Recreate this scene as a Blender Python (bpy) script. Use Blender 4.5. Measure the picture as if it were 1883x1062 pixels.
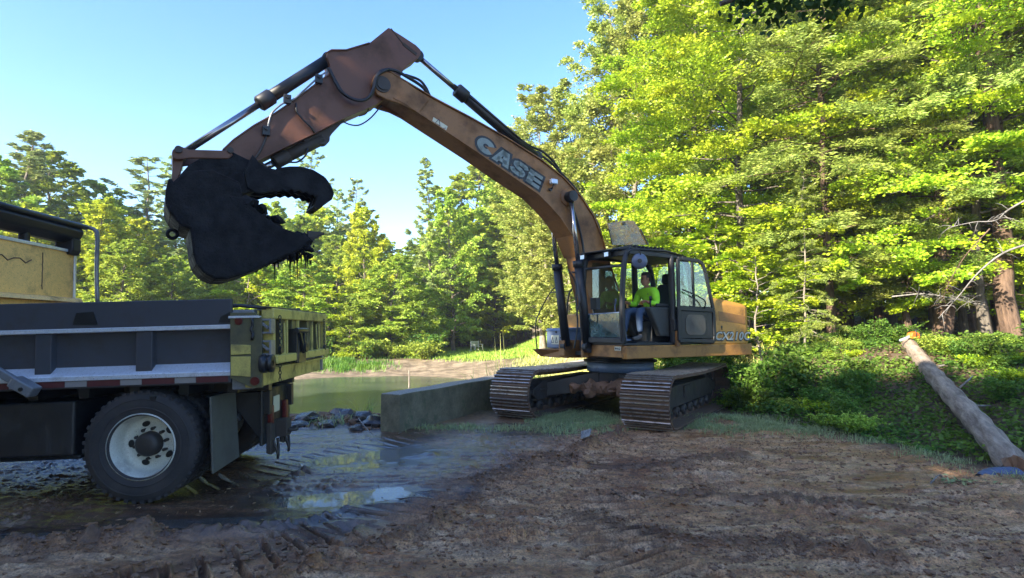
import bpy, bmesh, math, random
import numpy as np
from mathutils import Vector, Matrix

for o in list(bpy.data.objects): bpy.data.objects.remove(o)
S = bpy.context.scene
COL = S.collection
R_ = math.radians
FOC, EYE = 1060.0, 1.62                       # focal length in photo pixels, eye height in metres
PITCH = math.atan(75/1060)

# ------------------------------------------------------------------ camera, sky, sun, exposure
cd = bpy.data.cameras.new('camera'); cam = bpy.data.objects.new('camera', cd); COL.objects.link(cam)
cd.sensor_width = 36; cd.lens = 36*FOC/1883; cd.clip_start = .05; cd.clip_end = 2000
cam.location = (0, 0, EYE); cam.rotation_euler = (math.pi/2 + PITCH, 0, 0)
S.camera = cam
SUN_EL, SUN_DX, SUN_DY = 29.0, .70, .714       # light travels towards +x,+y (from behind the left shoulder)
W = bpy.data.worlds.new('World'); S.world = W; W.use_nodes = True
wn = W.node_tree.nodes; wl = W.node_tree.links
sky = wn.new('ShaderNodeTexSky'); sky.sky_type = 'NISHITA'; sky.sun_disc = False
sky.sun_elevation = R_(SUN_EL); sky.sun_rotation = R_(225); sky.air_density = 1.0; sky.dust_density = .6; sky.ozone_density = 1.6
hs_ = wn.new('ShaderNodeHueSaturation'); hs_.inputs['Saturation'].default_value = 1.28; hs_.inputs['Hue'].default_value = .510
wl.new(sky.outputs[0], hs_.inputs['Color']); wl.new(hs_.outputs[0], wn['Background'].inputs[0]); wn['Background'].inputs[1].default_value = .122
sl = bpy.data.lights.new('sun', 'SUN'); sl.energy = 5.0; sl.angle = R_(.5); sl.color = (1, .90, .72)
so = bpy.data.objects.new('sun', sl); COL.objects.link(so)
ce = math.cos(R_(SUN_EL))
so.rotation_euler = Vector((SUN_DX*ce, SUN_DY*ce, -math.sin(R_(SUN_EL)))).to_track_quat('-Z', 'Y').to_euler()
so.location = (-20, -20, 30)
S.view_settings.view_transform = 'Standard'; S.view_settings.look = 'None'
S.view_settings.exposure = 2.05; S.view_settings.gamma = 1
S.cycles.max_bounces = 6; S.cycles.diffuse_bounces = 4; S.cycles.glossy_bounces = 3
S.cycles.transmission_bounces = 5; S.cycles.transparent_max_bounces = 6
S.cycles.sample_clamp_indirect = 6
S.cycles.use_denoising = True

# ------------------------------------------------------------------ survey helpers (sight lines measured in the photo -> metres)
def ray(px, py):
    F = Vector((0, math.cos(PITCH), math.sin(PITCH))); U = Vector((0, -math.sin(PITCH), math.cos(PITCH)))
    return F + Vector((1, 0, 0))*((px-941.5)/FOC) + U*((531-py)/FOC)
def at(px, py, Y):
    d = ray(px, py); t = Y/d.y; return Vector((d.x*t, Y, EYE + d.z*t))
def gnd(px, py, z=0):
    d = ray(px, py); t = (z-EYE)/d.z; return Vector((d.x*t, d.y*t, z))
class Frame:
    def __init__(s, M): s.M = M; s.I = M.inverted()
    def on(s, px, py, yl):                     # where the sight line meets the machine's own plane y = yl
        o = s.I @ Vector((0, 0, EYE)); d = s.I.to_3x3() @ ray(px, py)
        t = (yl-o.y)/d.y; p = o + d*t; return (p.x, p.z)
EXC = Frame(Matrix.Translation((2.17, 11.65, 0)) @ Matrix.Rotation(R_(212), 4, 'Z'))
TRK = Frame(Matrix.Translation((-2.40, 5.5, 0)) @ Matrix.Rotation(R_(5.2), 4, 'Z') @ Matrix.Rotation(R_(-1.65), 4, 'Y'))

# ------------------------------------------------------------------ objects
def link(name, data): o = bpy.data.objects.new(name, data); COL.objects.link(o); return o
def tag(o, label=None, cat=None, group=None, kind=None):
    if label: o['label'] = label
    if cat: o['category'] = cat
    if group: o['group'] = group
    if kind: o['kind'] = kind
    return o
def thing(name, label, cat, loc=(0, 0, 0), rz=0, group=None):
    o = link(name, None); o.location = loc; o.rotation_euler = (0, 0, rz); o.empty_display_size = .2
    return tag(o, label, cat, group)

def mesh_np(name, V, F, mats, mi=None, smooth=False):
    V = np.asarray(V, np.float32); F = np.asarray(F, np.int32); k = F.shape[1]
    me = bpy.data.meshes.new(name); me.vertices.add(len(V)); me.vertices.foreach_set('co', V.ravel())
    me.loops.add(F.size); me.loops.foreach_set('vertex_index', F.ravel())
    me.polygons.add(len(F)); me.polygons.foreach_set('loop_start', np.arange(0, F.size, k, dtype=np.int32))
    me.polygons.foreach_set('loop_total', np.full(len(F), k, np.int32))
    if mi is not None: me.polygons.foreach_set('material_index', np.asarray(mi, np.int32))
    me.polygons.foreach_set('use_smooth', np.full(len(F), smooth))
    for m in mats: me.materials.append(m)
    me.update(calc_edges=True); return me

class MB:
    """collects shapes, then becomes ONE mesh object"""
    def __init__(s): s.v = []; s.f = []; s.m = []; s.sm = []; s.M = Matrix(); s.mi = 0
    def add(s, V, F, sm=False):
        n = len(s.v); s.v += [tuple(s.M @ Vector(p)) for p in V]
        for f in F: s.f.append([i+n for i in f]); s.m.append(s.mi); s.sm.append(sm)
        return s
    def box(s, x0, x1, y0, y1, z0, z1, tx=0, ty=0):
        V = [(x0, y0, z0), (x1, y0, z0), (x1, y1, z0), (x0, y1, z0), (x0+tx, y0+ty, z1), (x1-tx, y0+ty, z1), (x1-tx, y1-ty, z1), (x0+tx, y1-ty, z1)]
        return s.add(V, [(0, 3, 2, 1), (4, 5, 6, 7), (0, 1, 5, 4), (1, 2, 6, 5), (2, 3, 7, 6), (3, 0, 4, 7)])
    def hexa(s, V): return s.add(V, [(0, 3, 2, 1), (4, 5, 6, 7), (0, 1, 5, 4), (1, 2, 6, 5), (2, 3, 7, 6), (3, 0, 4, 7)])
    def prism(s, P, y0, y1):                   # polygon in x,z swept along y
        n = len(P); V = [(p[0], y0, p[1]) for p in P] + [(p[0], y1, p[1]) for p in P]
        return s.add(V, [tuple(range(n)), tuple(range(2*n-1, n-1, -1))] + [(i, i+n, (i+1) % n+n, (i+1) % n) for i in range(n)])
    def plate(s, P, z0, z1):                   # polygon in x,y swept along z
        n = len(P); V = [(p[0], p[1], z0) for p in P] + [(p[0], p[1], z1) for p in P]
        return s.add(V, [tuple(range(n-1, -1, -1)), tuple(range(n, 2*n))] + [(i, (i+1) % n, (i+1) % n+n, i+n) for i in range(n)])
    def tube(s, pts, r, n=8, cap=True):
        pts = [Vector(p) for p in pts]; rs = r if isinstance(r, (list, tuple)) else [r]*len(pts)
        V = []; a = None
        for i, p in enumerate(pts):
            t = (pts[min(i+1, len(pts)-1)] - pts[max(i-1, 0)])
            t = t.normalized() if t.length > 1e-9 else Vector((0, 0, 1))
            if a is None: a = t.orthogonal().normalized()
            else:
                a = a - t*a.dot(t); a = a.normalized() if a.length > 1e-6 else t.orthogonal().normalized()
            b = t.cross(a)
            V += [p + (a*math.cos(q) + b*math.sin(q))*rs[i] for q in [2*math.pi*k/n for k in range(n)]]
        F = [(i*n+k, i*n+(k+1) % n, (i+1)*n+(k+1) % n, (i+1)*n+k) for i in range(len(pts)-1) for k in range(n)]
        s.add(V, F, True)
        if cap:
            m = len(s.v)-len(V); s.f += [[m+k for k in range(n-1, -1, -1)], [len(s.v)-n+k for k in range(n)]]; s.m += [s.mi]*2; s.sm += [False]*2
        return s
    def bar(s, a, b, w, h, up=(0, 0, 1)):
        a = Vector(a); b = Vector(b); t = (b-a).normalized(); u = Vector(up); u = (u-t*u.dot(t)).normalized(); c = t.cross(u)
        V = [p + c*(i*w/2) + u*(j*h/2) for p in (a, b) for (i, j) in ((-1, -1), (1, -1), (1, 1), (-1, 1))]
        return s.add(V, [(0, 1, 2, 3), (7, 6, 5, 4), (0, 4, 5, 1), (1, 5, 6, 2), (2, 6, 7, 3), (3, 7, 4, 0)])
    def lathe(s, prof, c, axis='y', n=32, sm=True):   # prof: (radius, along axis)
        V = []
        for r, h in prof:
            for k in range(n):
                q = 2*math.pi*k/n; u, w = r*math.cos(q), r*math.sin(q)
                V.append({'y': (c[0]+u, c[1]+h, c[2]+w), 'z': (c[0]+u, c[1]+w, c[2]+h), 'x': (c[0]+h, c[1]+u, c[2]+w)}[axis])
        return s.add(V, [(i*n+k, i*n+(k+1) % n, (i+1)*n+(k+1) % n, (i+1)*n+k) for i in range(len(prof)-1) for k in range(n)], sm)
    def cyl(s, c, r, h0, h1, axis='y', n=24): return s.lathe([(.0005, h0), (r, h0), (r, h0), (r, h1), (r, h1), (.0005, h1)], c, axis, n, False)
    def build(s, name, mats, parent=None, bevel=0, label=None):
        me = bpy.data.meshes.new(name); me.from_pydata(s.v, [], s.f)
        for m in (mats if isinstance(mats, (list, tuple)) else [mats]): me.materials.append(m)
        me.polygons.foreach_set('material_index', s.m); me.polygons.foreach_set('use_smooth', s.sm)
        bm = bmesh.new(); bm.from_mesh(me); bmesh.ops.recalc_face_normals(bm, faces=bm.faces); bm.to_mesh(me); bm.free()
        o = link(name, me)
        if parent is not None: o.parent = parent
        if bevel:
            b = o.modifiers.new('bevel', 'BEVEL'); b.width = bevel; b.segments = 2; b.limit_method = 'ANGLE'; b.angle_limit = R_(35)
        if label: o['label'] = label
        return o

def spline(P, n=6):
    P = [Vector(p) for p in P]; Q = [P[0]*2-P[1]] + P + [P[-1]*2-P[-2]]; out = []
    for i in range(1, len(Q)-2):
        for k in range(n):
            t = k/n; a, b, c, d = Q[i-1:i+3]
            out.append(.5*((2*b) + (c-a)*t + (2*a-5*b+4*c-d)*t*t + (3*b-a-3*c+d)*t**3))
    return out + [P[-1]]

def text_mesh(txt, size, off=0., ext=.002, shear=0., spacing=1.):
    c = bpy.data.curves.new('t', 'FONT'); c.body = txt; c.size = size; c.offset = off; c.extrude = ext; c.shear = shear; c.space_character = spacing
    c.align_x = 'LEFT'; c.resolution_u = 3
    o = link('t', c); dg = bpy.context.evaluated_depsgraph_get(); me = bpy.data.meshes.new_from_object(o.evaluated_get(dg))
    bpy.data.objects.remove(o); return me
def text_obj(name, txt, mat, parent, origin, xdir, ydir, width, height, off=0., ext=.002, shear=0., spacing=1.):
    """lettering stretched to width x height from origin along xdir / ydir"""
    me = text_mesh(txt, 1, off, ext, shear, spacing)
    co = np.empty(len(me.vertices)*3, np.float32); me.vertices.foreach_get('co', co); co = co.reshape(-1, 3)
    mn, mx = co.min(0), co.max(0)
    X, Y = Vector(xdir).normalized(), Vector(ydir).normalized(); Z = X.cross(Y)
    sx, sy = width/(mx[0]-mn[0]), height/(mx[1]-mn[1])
    out = [Vector(origin) + X*((p[0]-mn[0])*sx) + Y*((p[1]-mn[1])*sy) + Z*float(p[2]) for p in co]
    me.vertices.foreach_set('co', np.array([tuple(p) for p in out], np.float32).ravel())
    me.materials.clear(); me.materials.append(mat); me.update()
    o = link(name, me); o.parent = parent; return o

# ------------------------------------------------------------------ materials
class NT:
    def __init__(s, name):
        s.m = bpy.data.materials.new(name); s.m.use_nodes = True; s.t = s.m.node_tree; s.b = s.t.nodes['Principled BSDF']; s.out = s.t.nodes['Material Output']
    def n(s, typ, **k):
        x = s.t.nodes.new('ShaderNode'+typ)
        for a, v in k.items(): setattr(x, a, v)
        return x
    def l(s, a, b): s.t.links.new(a, b)
    def coord(s, kind='Object'): return s.n('TexCoord').outputs[kind]
    def noise(s, scale, vec=None, detail=5, rough=.6, dist=0., sc=None):
        x = s.n('TexNoise'); x.inputs['Scale'].default_value = scale; x.inputs['Detail'].default_value = detail
        x.inputs['Roughness'].default_value = rough; x.inputs['Distortion'].default_value = dist
        v = vec or s.coord()
        if sc:
            mp = s.n('Mapping'); mp.inputs['Scale'].default_value = sc; s.l(v, mp.inputs[0]); v = mp.outputs[0]
        s.l(v, x.inputs['Vector']); return x.outputs[0]
    def ramp(s, f, a, b, ca=(0, 0, 0), cb=(1, 1, 1)):
        x = s.n('ValToRGB'); x.color_ramp.elements[0].position = a; x.color_ramp.elements[1].position = b
        x.color_ramp.elements[0].color = (*ca, 1); x.color_ramp.elements[1].color = (*cb, 1); s.l(f, x.inputs[0]); return x.outputs[0]
    def mix(s, f, a, b, mode='MIX'):
        x = s.n('Mix', data_type='RGBA', blend_type=mode)
        for sock, v in ((x.inputs[0], f), (x.inputs[6], a), (x.inputs[7], b)):
            if isinstance(v, (int, float)): sock.default_value = v
            elif isinstance(v, tuple): sock.default_value = (*v, 1)
            else: s.l(v, sock)
        return x.outputs[2]
    def math(s, op, a, b=0.):
        x = s.n('Math', operation=op)
        for i, v in enumerate((a, b)):
            if isinstance(v, (int, float)): x.inputs[i].default_value = v
            else: s.l(v, x.inputs[i])
        return x.outputs[0]
    def mapr(s, v, a, b):
        x = s.n('MapRange'); s.l(v, x.inputs[0]); x.inputs[3].default_value = a; x.inputs[4].default_value = b; return x.outputs[0]
    def attr(s, name): x = s.n('Attribute'); x.attribute_name = name; return x.outputs['Fac']
    def bump(s, h, strength=.3, dist=.02):
        x = s.n('Bump'); x.inputs['Strength'].default_value = strength; x.inputs['Distance'].default_value = dist
        s.l(h, x.inputs['Height']); s.l(x.outputs[0], s.b.inputs['Normal']); return x
    def set(s, name, v):
        sock = s.b.inputs[name]
        if isinstance(v, (int, float)): sock.default_value = v
        elif isinstance(v, tuple): sock.default_value = (*v, 1)
        else: s.l(v, sock)

def paint(name, col, dirt=(.05, .038, .03), amount=.5, rough=.45, metal=0., scale=3., fleck=True):
    """painted or bare metal with blotches of dried mud, scratches and fine grime"""
    k = NT(name); big = k.noise(scale, detail=8, rough=.65); fine = k.noise(scale*14, detail=4)
    a = k.ramp(big, .62-.32*amount, .80-.2*amount)
    c = k.mix(k.math('MULTIPLY', a, .85), col, dirt)
    c = k.mix(k.ramp(fine, .35, .75), c, k.mix(.78, dirt, c))
    if fleck: c = k.mix(k.ramp(k.noise(scale*40, detail=2), .64, .70), c, dirt)
    k.set('Base Color', c); k.set('Metallic', metal)
    k.set('Roughness', k.mapr(a, rough, .85)); k.bump(fine, .15, .004); return k.m
def plain(name, col, rough=.5, metal=0.):
    k = NT(name); f = k.noise(30, detail=4); k.set('Base Color', k.mix(k.math('MULTIPLY', f, .35), col, tuple(c*.6 for c in col)))
    k.set('Roughness', k.mapr(f, rough*.8, min(1, rough*1.25))); k.set('Metallic', metal); return k.m
M = {}
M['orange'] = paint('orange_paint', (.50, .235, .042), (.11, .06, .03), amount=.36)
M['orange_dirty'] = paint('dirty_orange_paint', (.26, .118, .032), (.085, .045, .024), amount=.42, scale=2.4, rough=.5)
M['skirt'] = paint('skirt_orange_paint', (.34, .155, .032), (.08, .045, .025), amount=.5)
M['arm_paint'] = paint('arm_orange_painted_shade', (.125, .046, .020), (.05, .028, .018), amount=.42, scale=2.1, rough=.5)  # orange darkened to red brown in place of shade on the arm
M['olive'] = paint('grimy_olive_and_rib_shade', (.10, .095, .045), (.04, .035, .03), amount=.4)  # corner post paint; on the tailgate ribs it paints in shade
M['yellow'] = paint('yellow_paint', (.50, .42, .11), amount=.38, scale=4)
M['box_yellow'] = paint('box_yellow_paint', (.86, .52, .17), amount=.28, scale=2.2)
M['dark'] = paint('black_steel', (.009, .010, .012), (.03, .025, .022), amount=.4, rough=.4)
M['satin'] = paint('black_satin_paint', (.008, .009, .012), (.016, .015, .014), amount=.2, rough=.5)
M['mudsteel'] = paint('muddy_steel', (.030, .026, .024), amount=.8, rough=.5)
M['trackmud'] = paint('mud_caked_track_steel', (.065, .042, .030), (.17, .10, .062), amount=.85, rough=.55, scale=7)
M['steel'] = paint('galvanised_steel', (.20, .215, .24), (.10, .085, .075), amount=.35, rough=.38, metal=.35)
M['sideboard'] = paint('weathered_side_steel', (.045, .050, .064), (.05, .04, .035), amount=.4, rough=.5, metal=.1)
M['ledge'] = paint('polished_ledge_steel', (.66, .70, .78), (.22, .2, .19), amount=.15, rough=.28, metal=.4)
M['worn'] = paint('worn_grouser_steel', (.42, .37, .33), (.05, .038, .03), amount=.45, rough=.34, metal=.75, scale=6)
M['chrome'] = plain('chrome_rod', (.34, .33, .34), .22, .9)
M['bluegrey'] = paint('blue_grey_paint', (.12, .17, .27), amount=.2)
M['rubber'] = plain('hose_rubber', (.012, .012, .014), .5)
M['tyre'] = paint('muddy_tyre', (.022, .021, .022), (.055, .045, .042), amount=.6, rough=.8)
M['white'] = paint('white_wheel_paint', (.62, .62, .54), (.16, .12, .09), amount=.28)
M['red'] = plain('red_reflector', (.09, .016, .016), .6); M['whitetape'] = plain('white_reflector', (.25, .23, .22), .5)
M['decal_light'] = plain('pale_grey_decal', (.40, .40, .36), .5)
M['decal'] = paint('silver_decal', (.21, .26, .245), (.06, .05, .04), amount=.25, rough=.5); M['black'] = plain('black_vinyl', (.012, .012, .013), .4)
M['label'] = plain('pale_label', (.55, .55, .42), .5); M['ink'] = plain('label_ink', (.03, .035, .08), .5)
M['seat'] = plain('seat_fabric', (.035, .036, .036), .9); M['panel'] = plain('grey_cab_plastic', (.045, .047, .042), .7)
M['lamp'] = plain('lamp_lens', (.62, .68, .78), .15, .3); M['mirrorback'] = plain('mirror_shell', (.10, .13, .20), .35)
M['lampred'] = plain('lamp_red', (.11, .012, .010), .3)
M['amber'] = plain('amber_lens', (.75, .22, .02), .3)
M['pad'] = paint('mud_flap', (.085, .085, .07), (.05, .04, .035), amount=.5, rough=.85)
def glass(name, tint, a, dirt=.25):
    k = NT(name); t = k.n('BsdfTransparent'); t.inputs[0].default_value = (*tint, 1)
    g = k.n('BsdfGlossy'); g.inputs['Roughness'].default_value = .04; g.inputs[0].default_value = (.8, .85, .9, 1)
    d = k.n('BsdfDiffuse'); d.inputs[0].default_value = (*a, 1)
    mx = k.n('MixShader'); mx.inputs[0].default_value = .1; k.l(t.outputs[0], mx.inputs[1]); k.l(g.outputs[0], mx.inputs[2])
    m2 = k.n('MixShader'); f = k.ramp(k.noise(6, detail=9, rough=.75), .35, .75); k.l(k.math('MULTIPLY', f, dirt), m2.inputs[0])
    k.l(mx.outputs[0], m2.inputs[1]); k.l(d.outputs[0], m2.inputs[2]); k.l(m2.outputs[0], k.out.inputs[0]); return k.m
M['glass'] = glass('window_glass', (.84, .92, .88), (.15, .2, .18), .06)
M['dirtyglass'] = glass('muddy_window_glass', (.40, .55, .52), (.10, .17, .17), 1.0)
M['hatch'] = glass('smoked_hatch', (.55, .45, .25), (.20, .15, .06), 1.0)  # tinted panel; its mottled brown diffuse stands in for reflections
def cloth(name, col):
    k = NT(name); f = k.noise(9, detail=6); k.set('Base Color', k.mix(f, tuple(c*.6 for c in col), col)); k.set('Roughness', .9); k.bump(k.noise(14, detail=5), .6, .02); return k.m
M['hivis'] = cloth('hi_vis_cloth', (.42, .95, .04)); M['jeans'] = cloth('denim', (.05, .09, .17)); M['skin'] = plain('skin', (.34, .16, .09), .55)
M['hair'] = plain('dark_hair', (.02, .014, .01), .7); M['boot'] = plain('boot_leather', (.10, .09, .08), .8)
def leafmat(name, ca, cb, trans=.38, cy=None):
    f = lambda c: (min(.85, c[0]*2.0), min(.85, c[1]*2.15), min(.5, c[2]*1.7+.004)); ca, cb = f(ca), f(cb); cy = f(tuple(v*.85 for v in cy)) if cy else None
    k = NT(name); g = k.n('NewGeometry'); oi = k.n('ObjectInfo')
    c = k.mix(g.outputs['Random Per Island'], ca, cb)
    c = k.mix(k.ramp(k.noise(.8, detail=2), .42, .62), c, k.mix(.55, c, cy or cb))
    hs = k.n('HueSaturation'); k.l(c, hs.inputs['Color']); k.l(k.mapr(oi.outputs['Random'], .485, .512), hs.inputs['Hue']); k.l(k.mapr(oi.outputs['Random'], .82, 1.12), hs.inputs['Value'])
    c = hs.outputs[0]
    d = k.n('BsdfDiffuse'); t = k.n('BsdfTranslucent'); k.l(c, d.inputs[0]); k.l(c, t.inputs[0]); gl = k.n('BsdfGlossy'); gl.inputs['Roughness'].default_value = .45
    mx = k.n('MixShader'); mx.inputs[0].default_value = trans; k.l(d.outputs[0], mx.inputs[1]); k.l(t.outputs[0], mx.inputs[2])
    m2 = k.n('MixShader'); m2.inputs[0].default_value = .018; k.l(mx.outputs[0], m2.inputs[1]); k.l(gl.outputs[0], m2.inputs[2])
    k.l(m2.outputs[0], k.out.inputs[0]); return k.m
L = {}
L['beech'] = leafmat('beech_leaf', (.10, .17, .012), (.24, .30, .018), cy=(.34, .34, .02))
L['maple'] = leafmat('maple_leaf', (.09, .145, .022), (.22, .27, .045), cy=(.30, .31, .05))
L['hemlock'] = leafmat('hemlock_needle', (.060, .092, .020), (.165, .19, .042), .25, cy=(.22, .225, .05))
L['poplar'] = leafmat('poplar_leaf', (.10, .14, .03), (.24, .25, .07), cy=(.30, .28, .10))
L['pine'] = leafmat('pine_needle', (.08, .12, .05), (.19, .22, .09), .25, cy=(.25, .26, .10))
L['yellow'] = leafmat('yellowing_leaf', (.14, .20, .02), (.30, .32, .03), cy=(.36, .34, .03))
L['bush'] = leafmat('bush_leaf', (.028, .068, .012), (.080, .135, .022), cy=(.12, .16, .025))
L['shade'] = leafmat('painted_shade_leaf', (.010, .026, .004), (.024, .05, .008), .3)  # leaf colour darkened to look backlit against the bright sky
L['grass'] = leafmat('grass_blade', (.07, .13, .02), (.20, .26, .05), .3, cy=(.24, .28, .06))
L['dull'] = leafmat('trampled_grass', (.10, .13, .07), (.24, .26, .15), .3, cy=(.22, .22, .13))
L['dry'] = leafmat('dry_reed', (.22, .20, .07), (.42, .38, .16), .3, cy=(.42, .4, .2))
def bark(name, ca, cb, scale=14):
    k = NT(name); f = k.noise(scale, sc=(1, 1, .22), detail=7, rough=.7); k.set('Base Color', k.mix(k.ramp(f, .35, .68), ca, cb)); k.set('Roughness', .9); k.bump(f, .8, .03); return k.m
B = dict(grey=bark('grey_bark', (.055, .045, .035), (.20, .17, .135)), pale=bark('pale_bark', (.12, .10, .08), (.36, .31, .25)), brown=bark('brown_bark', (.05, .03, .02), (.19, .12, .08)), dead=bark('dead_wood', (.12, .11, .10), (.30, .28, .26)))

# ------------------------------------------------------------------ numpy value noise
def _h(ix, iy, s):
    n = (ix.astype(np.int64)*374761393 + iy.astype(np.int64)*668265263 + s*974711) & 0xffffffff
    n = ((n ^ (n >> 13))*1274126177) & 0xffffffff
    return ((n ^ (n >> 16)) & 0xffff)/65535.0
def vn(x, y, s=0):
    ix = np.floor(x); iy = np.floor(y); fx = x-ix; fy = y-iy; fx = fx*fx*(3-2*fx); fy = fy*fy*(3-2*fy)
    a = _h(ix, iy, s); b = _h(ix+1, iy, s); c = _h(ix, iy+1, s); d = _h(ix+1, iy+1, s)
    return (a+(b-a)*fx)*(1-fy) + (c+(d-c)*fx)*fy - .5
def fbm(x, y, o=4, s=0, g=.5):
    r = 0; a = 1
    for i in range(o): r = r + a*vn(x*2**i + 17.3*i, y*2**i - 9.1*i, s+i); a *= g
    return r
def sstep(x, a, b): t = np.clip((x-a)/(b-a), 0, 1); return t*t*(3-2*t)

# ================================================================== TERRAIN
POND = np.array([(-1.0, 12.9), (-.7, 16), (-.9, 20), (-1.4, 24.3), (-3.2, 26.2), (-5, 27), (-7.5, 26), (-9, 24.8), (-11.5, 24.6), (-14, 24), (-20, 22), (-24, 16), (-20, 12.8), (-12, 13.2), (-6, 12.6), (-3.8, 12.2), (-2.2, 12.0)])
WATER_Z = -.5
def sdf_poly(x, y, P):
    d = np.full(x.shape, 1e9); ins = np.zeros(x.shape, bool)
    for i in range(len(P)):
        ax, ay = P[i]; bx, by = P[(i+1) % len(P)]; ex, ey = bx-ax, by-ay
        t = np.clip(((x-ax)*ex+(y-ay)*ey)/(ex*ex+ey*ey), 0, 1); d = np.minimum(d, np.hypot(x-ax-ex*t, y-ay-ey*t))
        c = ((ay > y) != (by > y)) & (x < (bx-ax)*(y-ay)/(by-ay+1e-12)+ax); ins ^= c
    return np.where(ins, -d, d)
def path_ds(x, y, P):                          # distance (signed) and arc length to a polyline
    best = np.full(x.shape, 1e9); sd = np.zeros(x.shape); sl = np.zeros(x.shape); acc = 0
    for (ax, ay), (bx, by) in zip(P[:-1], P[1:]):
        ex, ey = bx-ax, by-ay; ln = math.hypot(ex, ey); t = np.clip(((x-ax)*ex+(y-ay)*ey)/ln**2, 0, 1)
        dx, dy = x-ax-ex*t, y-ay-ey*t; d = np.hypot(dx, dy); m = d < best
        best = np.where(m, d, best); sd = np.where(m, np.sign(ex*dy-ey*dx)*d, sd); sl = np.where(m, acc+t*ln, sl); acc += ln
    return sd, sl
def gp(*pts): return [tuple(gnd(a, b)[:2]) for a, b in pts]
RIDGE7 = gp((880, 1100), (960, 1010), (1040, 960), (1080, 905), (1120, 860), (1180, 815)); RIDGE8 = gp((1180, 905), (1330, 915), (1500, 930), (1700, 945))
RIDGE9 = gp((120, 1075), (330, 1040), (520, 1010), (680, 965)); RIDGE = gp((-260, 1040), (0, 1008), (250, 998), (430, 980), (600, 952), (740, 925), (830, 893), (900, 868), (990, 843), (1085, 822), (1130, 800))
RIDGE2 = gp((330, 1180), (520, 1062), (690, 1005), (790, 978), (850, 930), (885, 893), (960, 855), (1060, 835))
RIDGE3 = gp((1040, 848), (1130, 862), (1230, 858), (1370, 842))
RIDGE4 = gp((1060, 940), (1150, 968), (1290, 1000), (1480, 1010), (1640, 1040))
RIDGE5 = gp((720, 1010), (800, 960), (880, 938), (960, 948))
RIDGE6 = gp((480, 905), (560, 868), (640, 850), (720, 845), (790, 835))
RUT_A = gp((380, 1062), (560, 1000), (700, 955), (850, 900), (930, 868), (1030, 840))       # digger track prints
RUT_B = gp((300, 900), (470, 872), (600, 842), (700, 815), (800, 800))
RUT_D = gp((150, 1120), (360, 1060), (540, 1010), (640, 975))
RUT_C = gp((1250, 1090), (1150, 1010), (1100, 940), (1120, 880), (1180, 830))
def H0(x, y):
    d = (x-5.8)*.96 + (y-6)*.28
    z = 1.3*sstep(d, 0, 5)*sstep(x, -1, 4) + .045*np.clip(d-5, 0, 60)*sstep(x, 0, 6) + .28*sstep(y, 22, 34)*sstep(x, -7, 1)
    z = z + .25*np.clip(fbm(x*.22+5, y*.22, 3, 3), -.5, .5)*sstep(np.hypot(x, y), 10, 24)
    sd = sdf_poly(x + .5*fbm(x*.5, y*.5, 3, 8), y + .5*fbm(x*.5+9, y*.5, 3, 9), POND)
    wd = 1.1 + 4.2*sstep(y, 15, 23)
    rim = sstep(sd, 0, wd)**.8
    z = np.where(sd < 0, WATER_Z + sd*.35, WATER_Z + (z-WATER_Z)*np.clip(rim, 0, 1))
    return np.maximum(z, WATER_Z-.9), sd, d
def mudmask(x, y, d): return (1-sstep(d, -.5, .25))*(1-sstep(y, 9.6, 11.6))
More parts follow.
